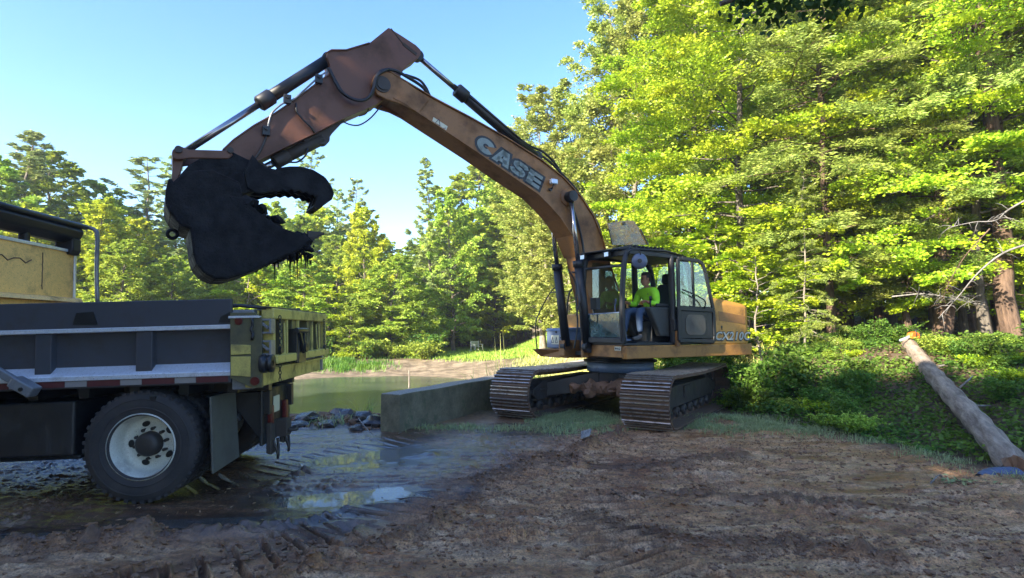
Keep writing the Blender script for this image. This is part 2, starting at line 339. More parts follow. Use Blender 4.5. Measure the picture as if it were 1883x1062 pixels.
def height(x, y):
    z, sd, d = H0(x, y); mk = mudmask(x, y, d); near = mk*(np.hypot(x, y) < 15)
    wet = np.zeros(x.shape); clod = np.zeros(x.shape)
    lump = .030*fbm(x*2.3, y*2.3, 4, 21) + .034*np.abs(fbm(x*6.5, y*6.5, 3, 31)) + (.060*np.clip(fbm(x*15, y*15, 3, 41), -.05, 1)+.026*fbm(x*38, y*38, 2, 43))*np.clip(.3+2*fbm(x*1.1, y*1.1, 3, 42), .15, 1.3)
    calm = .30+.9*sstep(fbm(x*.75+3, y*.75, 3, 47), -.14, .16); lump = lump*calm
    streak = .042*fbm(x*.9+.3*y, y*7.5-1.6*x, 4, 55)*sstep(x, .2, 1.5) + .040*np.clip(fbm(x*2.0, y*21-2.5*x, 3, 56), -.1, .5)
    dz = lump + streak
    def ridge(P, w, h, ln=30.):
        nonlocal dz, clod
        s, a = path_ds(x, y, P); e = np.abs(s + .10*fbm(a*2.2, s*0+3, 3, 61)); g = np.exp(-(e/w)**2)*(.45+1.1*np.clip(.5+fbm(a*2.4, s*3, 3, 62), 0, 1.2))
        rough = .35 + 1.5*np.abs(fbm(x*6, y*6, 3, 63)); dz = dz + h*g*rough; clod = np.maximum(clod, g)
    ridge(RIDGE, .12, .13); ridge(RIDGE2, .11, .09); ridge(RIDGE3, .13, .06); ridge(RIDGE4, .12, .065); ridge(RIDGE6, .13, .075); ridge(RIDGE8, .12, .035); ridge(RIDGE9, .11, .06)
    grooves = np.zeros(x.shape)
    def prints(P, w, h, pitch, tilt=0.):
        nonlocal dz
        s, a = path_ds(x, y, P); inn = 1-sstep(np.abs(s), w-.06, w+.03)
        k = np.abs(((a + tilt*s + .03*fbm(a, s*2, 2, 71))/pitch) % 1 - .5)*2
        amt = np.clip(.9 + 1.1*fbm(x*1.3, y*1.3, 2, 72), .6, 1.25)
        dz = dz*(1-.85*inn) + inn*amt*h*(.45*sstep(k, .45, .66)*(1-sstep(k, .70, .76)) - sstep(k, .74, .88)) - .012*inn
    prints(RUT_A, .46, .12, .26, .25); prints(RUT_B, .38, .04, .20); prints(RUT_C, .38, .10, .26, .3); prints(RUT_D, .40, .08, .22, -.2)
    # wet, low ground around the lorry and the puddles
    p = gnd(615, 912); q = gnd(380, 955); r = gnd(690, 838)
    def bowl(c, rx, ry, dep, rot=0.):
        nonlocal dz, wet
        ux, uy = x-c[0], y-c[1]; ca, sa = math.cos(rot), math.sin(rot); ux, uy = ux*ca+uy*sa, -ux*sa+uy*ca
        e = np.sqrt((ux/rx)**2+(uy/ry)**2) + .5*fbm(x*2.5, y*2.5, 3, 81); g = 1-sstep(e, .35, 1.1); dz = dz*(1-.75*g) - dep*g; wet = np.maximum(wet, 1-sstep(e, .7, 1.7))
    bowl(p, 1.1, .42, .055, .25); bowl(q, 1.2, .26, .05, .18); bowl(r, 1.0, .75, .035, .5); bowl(gnd(720, 905), .35, .14, .04, .4)
    bowl(gnd(60, 985), .7, .2, .04, .1)
    wz = (1-sstep(x - (y-5.2)*.45, -1.5, -.3))*sstep(y, 3.9, 5.2)
    wet = np.clip(np.maximum(wet, .8*wz) + .35*fbm(x*1.3, y*1.3, 3, 90)*wz, 0, 1)*mk
    mound = gnd(625, 778)
    g = np.exp(-(((x-mound[0])/1.1)**2+((y-mound[1]-.5)/.55)**2)); dz = dz + g*(.10+.30*np.abs(fbm(x*3.1, y*3.1, 3, 95)))
    sand = sstep(sd, -.5, .3)*(1-sstep(sd, 3.5, 5.5))*sstep(y, 13, 16)
    dz = dz*(1-.6*wet)
    z = z + dz*near + .07*fbm(x*1.6, y*1.6, 4, 99)*(1-near)*sstep(sd, 0, 1) + .10*np.abs(fbm(x*.9+y*.5, y*2.2, 4, 101))*sand
    return z, sd, d, mk, wet*near, clod*near, sand
def zat(x, y): return float(height(np.array([float(x)]), np.array([float(y)]))[0][0])

th = np.concatenate([np.linspace(-math.pi, -R_(48), 60, endpoint=False), np.linspace(-R_(48), R_(48), 900), np.linspace(R_(48), math.pi, 60)[1:-1]])
rr = np.concatenate([[.3, .8, 1.5, 2.2, 2.8], np.geomspace(3.2, 16, 620), np.geomspace(16.1, 60, 150), [70, 90, 130, 200, 350, 600, 1000]])
TH, RR = np.meshgrid(th, rr); gx, gy = RR*np.sin(TH), RR*np.cos(TH)
gz, gsd, gd, gmk, gwet, gclod, gsand = height(gx.ravel(), gy.ravel())
far = sstep(np.hypot(gx.ravel(), gy.ravel()), 55, 300); gz = gz*(1-far)
nt, nr = len(th), len(rr); idx = np.arange(nt*nr).reshape(nr, nt)
a = idx[:-1, :]; b = idx[1:, :]
F = np.stack([a, np.roll(a, -1, 1), np.roll(b, -1, 1), b], -1).reshape(-1, 4)[:, ::-1]
V = np.stack([gx.ravel(), gy.ravel(), gz], 1)
k = NT('ground'); mud, wetA, grs, snd, cl = (k.attr(n) for n in ('mud', 'wet', 'grass', 'sand', 'clod'))
co = k.coord('Object')
n1 = k.noise(1.1, co, 6, .6); n5 = k.noise(3.4, co, 10, .74, sc=(.8, 1.3, 1)); n2 = k.noise(9, co, 8, .7); n3 = k.noise(60, co, 6, .7); n4 = k.noise(2.2, co, 6, .6, sc=(.5, 2.2, 1))
mc = k.mix(k.ramp(n1, .38, .62), (.37, .155, .058), (.70, .375, .17))
mc = k.mix(k.ramp(n4, .48, .66), mc, (.74, .46, .26))
mc = k.mix(k.ramp(n5, .40, .52), k.mix(.45, mc, (.115, .052, .026)), mc)
mc = k.mix(k.ramp(n2, .40, .54), k.mix(.5, mc, (.10, .046, .024)), mc)
mc = k.mix(k.math('MULTIPLY', k.ramp(n3, .47, .54), .55), mc, (.10, .052, .028))
mc = k.mix(k.math('MULTIPLY', cl, .7), mc, (.085, .042, .022))
mc = k.mix(k.math('MULTIPLY', wetA, .93), mc, (.032, .022, .018))
lit = k.mix(k.ramp(n2, .35, .65), (.045, .032, .018), (.16, .11, .065))
sc_ = k.mix(k.ramp(k.noise(1.4, co, 6, .6, sc=(1, 1.6, 1)), .38, .62), (.12, .09, .06), (.30, .235, .165)); sc_ = k.mix(k.ramp(n3, .4, .65), sc_, k.mix(.5, sc_, (.1, .08, .05)))
gc = k.mix(k.ramp(n2, .35, .68), (.07, .11, .02), (.20, .25, .045))
c = k.mix(mud, lit, mc); c = k.mix(snd, c, sc_); c = k.mix(grs, c, gc)
k.set('Base Color', c)
rg = k.mix(wetA, k.mix(mud, (.85, .85, .85), k.ramp(n1, .38, .62, (.30, .30, .30), (.52, .52, .52))), k.ramp(k.noise(3.5, co, 5, .6), .40, .62, (.06, .06, .06), (.26, .26, .26)))
k.set('Roughness', rg); k.set('Specular IOR Level', k.mapr(wetA, .35, 1.0))
hb = k.math('ADD', k.math('MULTIPLY', n2, .6), k.math('MULTIPLY', n3, .4)); bp = k.bump(hb, .75, .035); k.l(k.mapr(wetA, 1.0, .30), bp.inputs['Strength'])
M['ground'] = k.m
me = mesh_np('ground', V, F, [k.m], smooth=True)
X_, Y_ = V[:, 0], V[:, 1]
lawn = sstep(Y_ - .6*np.clip(-X_-2, 0, 9), 29.2, 31)*(1-sstep(Y_, 46, 50))*sstep(X_, -9, -5)*(1-sstep(X_, 9, 12))
lawn = np.maximum(lawn, .9*sstep(Y_, 24, 28)*sstep(X_, -.6, 1.4)*(1-sstep(X_, 9, 12))*(1-sstep(Y_, 46, 50)))
for nm, arr in (('mud', gmk), ('wet', gwet), ('clod', np.clip(gclod*1.2-.25, 0, 1)), ('sand', gsand), ('grass', lawn)):
    at_ = me.attributes.new(nm, 'FLOAT', 'POINT'); at_.data.foreach_set('value', arr.astype(np.float32))
tag(link('ground', me), kind='structure', label='churned brown mud yard with wheel ruts, running up into the wooded bank')

# pond
k = NT('pond_water'); k.set('Base Color', k.mix(k.ramp(k.noise(.35, detail=3, sc=(1, 2.5, 1)), .4, .65), (.035, .050, .045), (.075, .088, .070))); k.set('Roughness', .16); k.set('Specular IOR Level', .3)
k.bump(k.noise(3.0, detail=4, sc=(1, 2.5, 1)), .22, .03)
wx = POND[:, 0].mean(), POND[:, 1].mean()
mb = MB(); mb.add([(-27, 10.5, WATER_Z), (1.5, 10.5, WATER_Z), (1.5, 29, WATER_Z), (-27, 29, WATER_Z)], [(0, 1, 2, 3)])
tag(mb.build('pond_water', k.m), kind='structure', label='murky green pond behind the concrete block')
# puddles: level sheets of water standing in the low wet ground
k = NT('puddle_water'); k.set('Base Color', (.05, .045, .04)); k.set('Roughness', .05); k.set('Specular IOR Level', 1.); k.set('Coat Weight', .5); k.bump(k.noise(9, detail=5, sc=(1, 1.8, 1)), 1.0, .05)
M['puddle'] = k.m
for (px, py, rx, ry, lvl, rot) in ((615, 912, 1.25, .5, .058, .25), (705, 845, 1.1, .55, .055, .45), (380, 955, 1.35, .35, .045, .18), (60, 985, .9, .25, .040, .1), (720, 905, .4, .2, .045, .4)):
    c = gnd(px, py); n = 48; P = []
    for i in range(n):
        q = 2*math.pi*i/n; u, w = rx*1.1*math.cos(q), ry*1.1*math.sin(q)
        P.append((c.x+u*math.cos(rot)-w*math.sin(rot), c.y+u*math.sin(rot)+w*math.cos(rot), 0.))
    qs = np.array(P)[:, :2]; cc = qs.mean(0); qs = np.concatenate([cc+(qs-cc)*f_ for f_ in (.1, .25, .4, .55, .7)]); lv = float(np.percentile(height(qs[:, 0], qs[:, 1])[0], lvl*1000)); P = [(a_, b_, lv) for a_, b_, _ in P]
    mb = MB(); mb.add(P, [tuple(range(n))]); tag(mb.build('puddle_water', M['puddle']), kind='structure')

# mud clods thrown up along the ridges
def rocks(name, pts, mats, seed=1, flat=.6, sub=1):
    rng = np.random.default_rng(seed)
    bm = bmesh.new(); bmesh.ops.create_icosphere(bm, subdivisions=sub, radius=1); bv = np.array([v.co[:] for v in bm.verts]); bf = np.array([[v.index for v in f.verts] for f in bm.faces]); bm.free()
    VV, FF = [], []
    for i, (x, y, z, s) in enumerate(pts):
        sc = s*rng.uniform(.55, 1.35, 3)*(1, 1, flat); an = rng.uniform(0, 6.28); ca, sa = math.cos(an), math.sin(an)
        v = bv*(1+rng.uniform(-.3, .3, (len(bv), 1)))*sc; v = np.stack([v[:, 0]*ca-v[:, 1]*sa, v[:, 0]*sa+v[:, 1]*ca, v[:, 2]], 1)
        VV.append(v+(x, y, z)); FF.append(bf+len(bv)*i)
    return mesh_np(name, np.concatenate(VV), np.concatenate(FF), mats, smooth=False)
k = NT('clod'); k.set('Base Color', k.mix(k.noise(25, detail=6), (.06, .03, .016), (.30, .16, .085))); k.set('Roughness', .75); k.bump(k.noise(50, detail=4), .6, .01); M['clod'] = k.m
rng = np.random.default_rng(5); P = []
for path, n, w in ((RIDGE, 3400, .12), (RIDGE2, 2000, .12), (RIDGE3, 900, .12), (RIDGE4, 1300, .13), (RIDGE6, 900, .12), (RIDGE8, 700, .16), (RIDGE9, 900, .12)):
    seg = np.array(path); ln = np.r_[0, np.cumsum(np.hypot(*np.diff(seg, axis=0).T))]
    t = rng.uniform(0, ln[-1], n); xs = np.interp(t, ln, seg[:, 0]) + rng.normal(0, w, n); ys = np.interp(t, ln, seg[:, 1]) + rng.normal(0, w, n)
    P += list(zip(xs, ys, np.clip(rng.lognormal(-4.75, .55, n), .005, .035)))
n = 30000; ang = rng.uniform(-.75, .75, n); rad = 3.4+rng.power(1.3, n)*6.5
P += list(zip(rad*np.sin(ang), rad*np.cos(ang), np.clip(rng.lognormal(-4.85, .5, n), .004, .028)))
P = np.array(P); d_ = (P[:, 0]-5.8)*.96+(P[:, 1]-6)*.28; P = P[d_ < .1]
P = P[(P[:, 2] > .016) | (fbm(P[:, 0]*1.6, P[:, 1]*1.6, 3, 44) > .02) | (np.arange(len(P)) < 8000)]
hh_ = height(P[:, 0], P[:, 1]); P = P[hh_[4] < .45]; zz = hh_[0][hh_[4] < .45]
rg_ = np.random.default_rng(31); mp_ = gnd(615, 772); hx_ = mp_.x+rg_.normal(0, .75, 260); hy_ = mp_.y+rg_.normal(0, .28, 260); hz_ = height(hx_, hy_)[0]
tag(link('mud_heap', rocks('mud_heap', [(x, y, z+s*.3, s) for x, y, z, s in zip(hx_, hy_, hz_, np.clip(rg_.lognormal(-3.1, .45, 260), .02, .11))], [M['clod']], 33)), 'heap of dark wet mud lumps between the lorry tail and the concrete block', kind='stuff')
tag(link('mud_clods', rocks('mud_clods', [(x, y, z+s*.25, s) for (x, y, s), z in zip(P, zz)], [M['clod']], 3)), 'crumbled dark clods of mud strewn over the rutted yard', kind='stuff')

# ================================================================== FOLIAGE
def leaves(P, A, N, ln, wd):
    Bv = np.cross(N, A); Bv /= np.linalg.norm(Bv, axis=1)[:, None]+1e-9
    ln = np.asarray(ln)[:, None]; wd = np.asarray(wd)[:, None]
    V = np.stack([P-A*ln/2, P+Bv*wd/2-A*ln*.06, P+A*ln/2, P-Bv*wd/2-A*ln*.06], 1).reshape(-1, 3)
    return V, np.arange(len(V)).reshape(-1, 4)
def unit(v): return v/(np.linalg.norm(v, axis=1)[:, None]+1e-9)
def tubes_np(lines, n=5):
    """lines: list of (points kx3, radii k)"""
    VV, FF, off = [], [], 0; q = np.arange(n)*2*math.pi/n
    for P, r in lines:
        P = np.asarray(P); T = unit(np.gradient(P, axis=0)); ref = np.array([0, 0, 1.]) if abs(T[0][2]) < .8 else np.array([1., 0, 0])
        Aa = unit(np.cross(T, ref)); Bb = np.cross(T, Aa)
        ring = P[:, None] + (Aa[:, None]*np.cos(q)[None, :, None] + Bb[:, None]*np.sin(q)[None, :, None])*np.asarray(r)[:, None, None]
        k_ = len(P); VV.append(ring.reshape(-1, 3)); ii = off+np.arange(k_*n).reshape(k_, n)
        FF.append(np.stack([ii[:-1], np.roll(ii[:-1], -1, 1), np.roll(ii[1:], -1, 1), ii[1:]], -1).reshape(-1, 4)); off += k_*n
    return np.concatenate(VV), np.concatenate(FF)
PROF = dict(broad=lambda t: math.sin(math.pi*min(1, (t*.85+.15))**.9)**.7 if t < 1 else .2, cone=lambda t: (1-t)**.75*.95+.05, narrow=lambda t: .5+.5*math.sin(math.pi*t**.8), flame=lambda t: max(.12, (1-t)**.55*(.45+.9*min(1, t*3))))
def tree_proto(H, Rr, h0, nb, twigs, per, leaf, mat, bk, seed, prof='broad', elev=(.7, .1), droop=.25, flat=.3, tr=.16, spread=.38, lean=.03, twz=.0, normal_up=.8, dead=0):
    rng = np.random.default_rng(seed); tp = []; n = 14
    for i in range(n): t = i/(n-1); tp.append((H*lean*math.sin(2.1*t+seed)*t*2+.05*rng.normal(), H*lean*math.cos(1.7*t+seed*2)*t+.05*rng.normal(), H*t*.985))
    tp[0] = (0, 0, -.3); tp = np.array(tp); trad = tr*(1-np.linspace(0, 1, n))**.8+.012; trad[0] *= 1.5
    lines = [(tp, trad)]; LP, LA = [], []
    for i in range(nb):
        t = h0+(1-h0)*((i+rng.uniform(0, .9))/nb); tt = (t-h0)/(1-h0); base = np.array([np.interp(t, np.linspace(0, 1, n), tp[:, k]) for k in range(3)])
        az = i*2.399+rng.normal(0, .35); Ln = Rr*PROF[prof](tt)*rng.uniform(.62, 1.12); e = elev[0]*tt+elev[1]+rng.normal(0, .12)
        dv = np.array([math.cos(az), math.sin(az), 0]); s = np.linspace(0, 1, 7)
        C = base + dv*(Ln*s)[:, None]*math.cos(e*.6) + np.array([0, 0, 1.])*(Ln*(math.sin(e)*s-droop*s**2))[:, None]; C[1:-1, :2] += rng.normal(0, .04*Ln, (5, 2))
        lines.append((C, np.interp(s, [0, 1], [max(.015, tr*.30*(1-tt*.7)), .006])))
        side = np.array([-dv[1], dv[0], 0])
        for j in range(max(3, int(twigs*(.45+.55*Ln/Rr)))):
            sj = rng.uniform(.18, 1)**.8; pb = np.array([np.interp(sj, s, C[:, k]) for k in range(3)]); sg = rng.choice([-1, 1]); al = rng.uniform(.35, 1.1)
            td = dv*math.cos(al)+side*sg*math.sin(al)+np.array([0, 0, rng.normal(twz, flat)]); td /= np.linalg.norm(td)
            tl = Ln*spread*(1.25-sj)*rng.uniform(.5, 1.2)+.15
            if j % 3 == 0 and not dead: lines.append((np.stack([pb, pb+td*tl*.5+(0, 0, .02), pb+td*tl]), [.008, .006, .003]))
            v = rng.uniform(.1, 1.05, per); Pp = pb+td*(tl*v)[:, None]; lat = np.cross(td, [0, 0, 1.]); lat = lat/(np.linalg.norm(lat)+1e-9)
            w = rng.normal(0, 1, per)*tl*.17; Pp = Pp+lat*w[:, None]+rng.normal(0, .035+flat*.10*tl, (per, 3)); Pp[:, 2] -= .10*tl*v**2
            LP.append(Pp); LA.append(unit(td*.7+lat*np.sign(w)[:, None]*.7+rng.normal(0, .25, (per, 3))))
    tv, tf = tubes_np(lines); trunk = mesh_np('trunk', tv, tf, [bk], smooth=True)
    P = np.concatenate(LP); A = np.concatenate(LA); N = rng.normal(0, 1, P.shape)*(1-normal_up)+np.array([0, 0, 1.])*normal_up+rng.normal(0, .35, P.shape)
    N = unit(N-A*(N*A).sum(1)[:, None]); sz = rng.uniform(.7, 1.3, len(P)); v, f = leaves(P, A, N, leaf[0]*sz, leaf[1]*sz)
    crown = mesh_np('crown', v, f, [mat]); crown['n'] = len(P); return trunk, crown, H
PT = {}
def proto(name, *a, **kw): PT.setdefault(name, []).append(tree_proto(*a, **kw))
for s in (1, 2, 3): proto('beech', 14, 3.9, .07, 80, 17, 98, (.100, .058), L['beech'], B['grey'], s, elev=(.75, .05), droop=.22, flat=.12, normal_up=.5, spread=.44, tr=.12)
for s in (4, 5, 6): proto('hemlock', 14, 3.4, .12, 96, 17, 92, (.125, .026), L['hemlock'], B['brown'], s, prof='broad', elev=(.45, .02), droop=.34, flat=.14, spread=.38, normal_up=.4, tr=.12)
for s in (7, 8): proto('poplar', 15, 2.7, .10, 88, 14, 66, (.115, .07), L['poplar'], B['pale'], s, prof='narrow', elev=(.6, .5), droop=.12, flat=.5, spread=.36, normal_up=.2, lean=.04)
for s in (9, 10, 11): proto('maple', 12, 3.4, .08, 66, 14, 50, (.19, .12), L['maple'], B['grey'], s, elev=(.9, .25), droop=.18, flat=.32, spread=.4, normal_up=.5)
for s in (12, 13): proto('pine', 15, 3.1, .15, 54, 9, 34, (.30, .07), L['pine'], B['grey'], s, prof='flame', elev=(.35, .15), droop=-.04, flat=.16, spread=.30, normal_up=.2, tr=.15)
for s in (14, 15): proto('tamarack', 14, 2.6, .12, 84, 10, 38, (.24, .05), L['pine'], B['grey'], s, prof='cone', elev=(.5, .35), droop=-.08, flat=.25, spread=.28, normal_up=.1, tr=.13)
for s in (16, 17): proto('yellow', 9, 2.3, .05, 58, 12, 54, (.16, .10), L['yellow'], B['grey'], s, prof='flame', elev=(.7, .5), droop=.08, flat=.35, spread=.38, normal_up=.4, tr=.09)
for s in (18, 19): proto('sapling', 5, 1.7, .10, 32, 9, 34, (.13, .09), L['beech'], B['pale'], s, elev=(.5, .2), droop=.2, flat=.18, spread=.45, normal_up=.7, tr=.035)
for s in (20, 21): proto('hemlock_low', 9, 2.6, .10, 66, 14, 66, (.12, .026), L['hemlock'], B['pale'], s, prof='cone', elev=(.4, 0), droop=.3, flat=.14, spread=.36, normal_up=.6, tr=.075)
proto('sparse', 13, 2.2, .3, 34, 6, 12, (.11, .07), L['poplar'], B['pale'], 22, prof='narrow', elev=(.5, .7), droop=.05, flat=.5, spread=.3, normal_up=.2, tr=.08)
TREENAME = dict(beech='beech_tree', hemlock='hemlock_tree', poplar='poplar_tree', maple='maple_tree', pine='pine_tree', tamarack='conifer_tree', yellow='young_maple_tree', sapling='beech_sapling', hemlock_low='young_hemlock_tree', sparse='birch_tree')
def plant(kind, x, y, H, label, group=None, v=None, rad=1., rz=None, cat='tree', lean=(0, 0)):
    i = PLN.get(kind, 0); PLN[kind] = i+1; tr, cr, h = PT[kind][(i if v is None else v) % len(PT[kind])]
    s = H/h; t = thing(TREENAME[kind], label, cat, (x, y, zat(x, y)), i*2.17+.7 if rz is None else rz, group)
    t.rotation_euler = (lean[0], lean[1], t.rotation_euler[2]); t.scale = (s*rad, s*rad, s)
    for nm, m_ in (('trunk', tr), ('crown', cr)): o = link(nm, m_); o.parent = t
    return t
PLN = {}; rng2 = random.Random(6)
def px_tree(kind, px, Y, top, label, rad=1., group=None, H=None, **kw):
    x = at(px, 606, Y).x; zb = zat(x, Y); h = H or (at(px, top, Y).z-zb); return plant(kind, x, Y, h, label, group, rad=rad, **kw)
# --- right hand wood edge
px_tree('poplar', 1098, 24, 22, 'tall pale olive tree at the left edge of the wood, tip against the sky', 1.05)
px_tree('poplar', 1185, 23, 12, 'tall olive tree with bare forked limbs, second from the left edge of the wood', 1.1)
px_tree('sparse', 1015, 27, 215, 'thin half bare birch whose wispy top shows beside the lettering on the boom', 1.3)
px_tree('poplar', 1045, 25.5, 290, 'short olive tree right behind the bend of the boom', 1.35)
px_tree('beech', 1265, 20, 0, 'yellow green layered beech rising behind the open roof hatch of the cab', .95, H=15.5)
px_tree('beech', 1375, 17, 0, 'bright yellow green beech whose flat boughs fill the space above the counterweight', .95, H=15)
px_tree('beech', 1470, 20, 0, 'tall beech behind the olive hemlock, its top under the dark overhanging leaves', .9, H=18)
px_tree('hemlock', 1530, 15.6, 0, 'olive hemlock with feathery drooping boughs, nearest the thin pale trunk', .95, H=13.5)
px_tree('hemlock', 1615, 17.5, 0, 'tall dull green hemlock above the sawn end of the fallen log', .85, H=18)
px_tree('beech', 1715, 15.5, 0, 'yellow green beech with slanting sprays above the fallen log', .85, H=14.5)
px_tree('hemlock', 1672, 14.9, 0, 'lower hemlock whose boughs droop just above the sawn end of the log', .95, H=9.5)
px_tree('beech', 1815, 13.8, 0, 'tall beech filling the upper right, nearest to the camera there', .9, H=14.5)
px_tree('beech', 1770, 15.2, 0, 'mid sized beech between the two stout sunlit trunks', .95, H=11)
px_tree('beech', 1880, 16.2, 0, 'bright beech high behind the leaning trunk at the right edge', 1., H=15)
px_tree('beech', 1800, 17.5, 0, 'bright green beech at the upper right, left of the shaggy hemlock', .9, H=17)
px_tree('hemlock', 1850, 14.2, 0, 'shaggy dark hemlock at the right edge of the photo with a sunlit trunk', .8, H=17)
px_tree('hemlock', 1960, 15.5, 0, 'hemlock just past the right edge of the photo whose boughs reach in', .9, H=16)
px_tree('hemlock_low', 1478, 14.0, 300, 'slim young hemlock with a pale sunlit trunk, nearest the right of the counterweight', .7)
px_tree('sapling', 1395, 14.5, 430, 'bright green sapling close behind the counterweight', 1.1)
px_tree('sapling', 1335, 16.5, 400, 'leafy sapling seen over the engine hood', 1.3)
px_tree('sapling', 1440, 16.5, 470, 'low green sapling left of the slim pale trunk', 1.2)
px_tree('beech', 1215, 21, 330, 'rounded green maple behind the cab roof', 1.0)
px_tree('beech', 1290, 24, 0, 'pale green beech deeper in the wood behind the hatch', 1., group='deep wood crowns', H=15)
for i, (px, Y, H) in enumerate(((1400, 25, 21), (1530, 24, 22), (1640, 23, 22), (1740, 22, 21), (1850, 21, 21), (1960, 22, 22), (1330, 29, 19), (1480, 30, 24), (1600, 31, 25), (1720, 30, 25), (1850, 29, 25), (2000, 28, 24))):
    px_tree(('beech', 'hemlock', 'beech')[i % 3], px, Y, 0, 'tall tree deep in the wood, its crown merging into the canopy above the dark trunks', .85, 'deep wood crowns', H=H)
px_tree('poplar', 1032, 27, 185, 'pale olive tree closing the gap between the boom and the tall wood', 1.5)
px_tree('poplar', 1000, 29, 285, 'lower olive tree just right of the lettering on the boom', 1.5)
# --- behind the pond, centre
px_tree('maple', 1015, 38, 395, 'light green maple directly left of the lower boom', 1.05)
px_tree('maple', 955, 46, 318, 'broad yellow green maple under the middle of the boom', 1.3)
px_tree('maple', 880, 48, 300, 'tall light green maple whose rounded top meets the underside of the boom', 1.25)
px_tree('yellow', 905, 46.5, 452, 'low bright maple at the back of the lawn', 1.2)
px_tree('yellow', 1000, 42, 465, 'bright green bushy tree left of the digger cab', 1.1)
px_tree('maple', 835, 38, 345, 'olive maple right of the feathery tamarack', .8)
px_tree('tamarack', 782, 38, 288, 'feathery upswept tree standing tallest in the gap beyond the pond', .95)
px_tree('tamarack', 742, 41, 440, 'dark low conifer at the foot of the gap in the tree line', 1.0)
px_tree('maple', 770, 34.5, 520, 'dark green maple with layered boughs overhanging the back of the pond', 1.15)
px_tree('maple', 700, 37, 505, 'round green maple below the notch of sky', 1.1)
px_tree('yellow', 668, 36, 378, 'pale yellow green pointed tree standing out behind the pond', .9)
px_tree('pine', 640, 42, 322, 'thin ragged pine behind the pale yellow tree', .85)
px_tree('pine', 572, 46, 262, 'tall pine whose dark tip shows between arm and grapple', .75)
px_tree('pine', 610, 45, 345, 'small pine beside the tip of the grapple', .8)
px_tree('maple', 515, 40, 372, 'green maple seen through the open jaw of the bucket', .95)
px_tree('yellow', 560, 36, 470, 'yellow green tree below the teeth of the bucket', 1.2)
px_tree('yellow', 470, 34, 500, 'brushy young tree just above the tailgate of the lorry', 1.3)
px_tree('maple', 640, 32, 545, 'small maple leaning over the far bank by the tailgate', 1.1)
px_tree('maple', 720, 33.5, 560, 'low leafy maple on the shaded far bank', 1.1)
px_tree('maple', 435, 42, 400, 'tall green tree hidden behind the bucket', 1.)
px_tree('maple', 925, 44, 285, 'tall light maple right behind the middle of the boom', 1.25)
px_tree('maple', 985, 41, 300, 'broad maple left of the lamp on the boom', 1.2)
px_tree('yellow', 850, 45, 390, 'pale green tree at the back of the lawn, left of the boom', 1.4)
px_tree('maple', 800, 42, 430, 'leafy maple below the feathery upswept tree', 1.3)
px_tree('maple', 610, 40, 430, 'rounded green tree under the tip of the grapple', 1.3)
# --- left
px_tree('tamarack', 42, 33, 232, 'tall ragged conifer at the left edge, highest tree of the left group', 1.5)
px_tree('maple', -30, 31, 290, 'broad tree cut by the left edge of the photo', 1.1)
px_tree('maple', 100, 36, 285, 'green tree right of the tall ragged conifer', 1.2)
px_tree('maple', 150, 37, 330, 'dark rounded tree above the yellow headboard', 1.2)
px_tree('pine', 232, 38, 280, 'flat layered pine standing clear against the sky at the left', 1.4)
px_tree('pine', 325, 43, 285, 'pale pine partly hidden by the bucket link', .8)
px_tree('tamarack', 280, 40, 365, 'small ragged conifer just left of the bucket', 1.)
px_tree('yellow', 190, 31, 372, 'bright yellow green tree right of the black tarp roller', 1.2)
px_tree('yellow', 245, 33, 400, 'pale green pointed tree left of the bucket', 1.1)
px_tree('maple', 225, 29, 440, 'leafy tree right above the grey side of the dump bed', 1.2)
px_tree('maple', 320, 31, 470, 'leafy tree below the ring of the bucket', 1.2)
px_tree('maple', 385, 33, 480, 'dull green maple under the heel of the bucket', 1.2)
px_tree('yellow', 60, 30, 380, 'light green tree behind the black tarp roller', 1.3)
px_tree('maple', -120, 30, 330, 'tree beyond the left edge of the photo', 1.2)
for i in range(30):
    px = -160+i*41; Y = 45+rng2.uniform(-3, 3); px_tree(('maple', 'maple', 'yellow', 'tamarack')[i % 4], px, Y, 0, 'tree in the closed row behind the pond, its crown merging with its neighbours', 1.25, 'closed row of trees behind the pond', H=rng2.uniform(7.5, 11.5)*(.8 if 700 < px < 780 else 1))
for i in range(17):
    px = -120+i*52; Y = 33+rng2.uniform(-2, 3)
    if px < 740: px_tree(('yellow', 'maple', 'sapling')[i % 3], px, Y, 0, 'low leafy young tree along the far edge of the pond', 1.5, 'young trees along the far pond edge', H=rng2.uniform(4, 6.5))
# --- bare trunks in the dark wood
def trunk_proto(seed, H=9, r=.11, nb=16, bk=None):
    rng = np.random.default_rng(seed); n = 9; tp = np.stack([np.cumsum(rng.normal(0, .05, n)), np.cumsum(rng.normal(0, .05, n)), np.linspace(-.2, H, n)], 1); lines = [(tp, np.linspace(r*1.2, r*.55, n))]
    for i in range(nb):
        z = rng.uniform(.12, .95)*H; b = np.array([np.interp(z, tp[:, 2], tp[:, 0]), np.interp(z, tp[:, 2], tp[:, 1]), z]); az = rng.uniform(0, 6.28); Ln = rng.uniform(.4, 1.5)
        d = np.array([math.cos(az), math.sin(az), rng.uniform(-.25, .35)]); lines.append((np.stack([b, b+d*Ln*.5, b+d*Ln+(0, 0, rng.uniform(-.2, .1))]), [.014, .009, .004]))
    v, f = tubes_np(lines, 7); return mesh_np('trunk', v, f, [bk or B['grey']], smooth=True)
TP = [trunk_proto(31), trunk_proto(32, bk=B['brown'], r=.14), trunk_proto(33, r=.07, bk=B['pale']), trunk_proto(34, r=.17, bk=B['brown'])]
rng = np.random.default_rng(8)
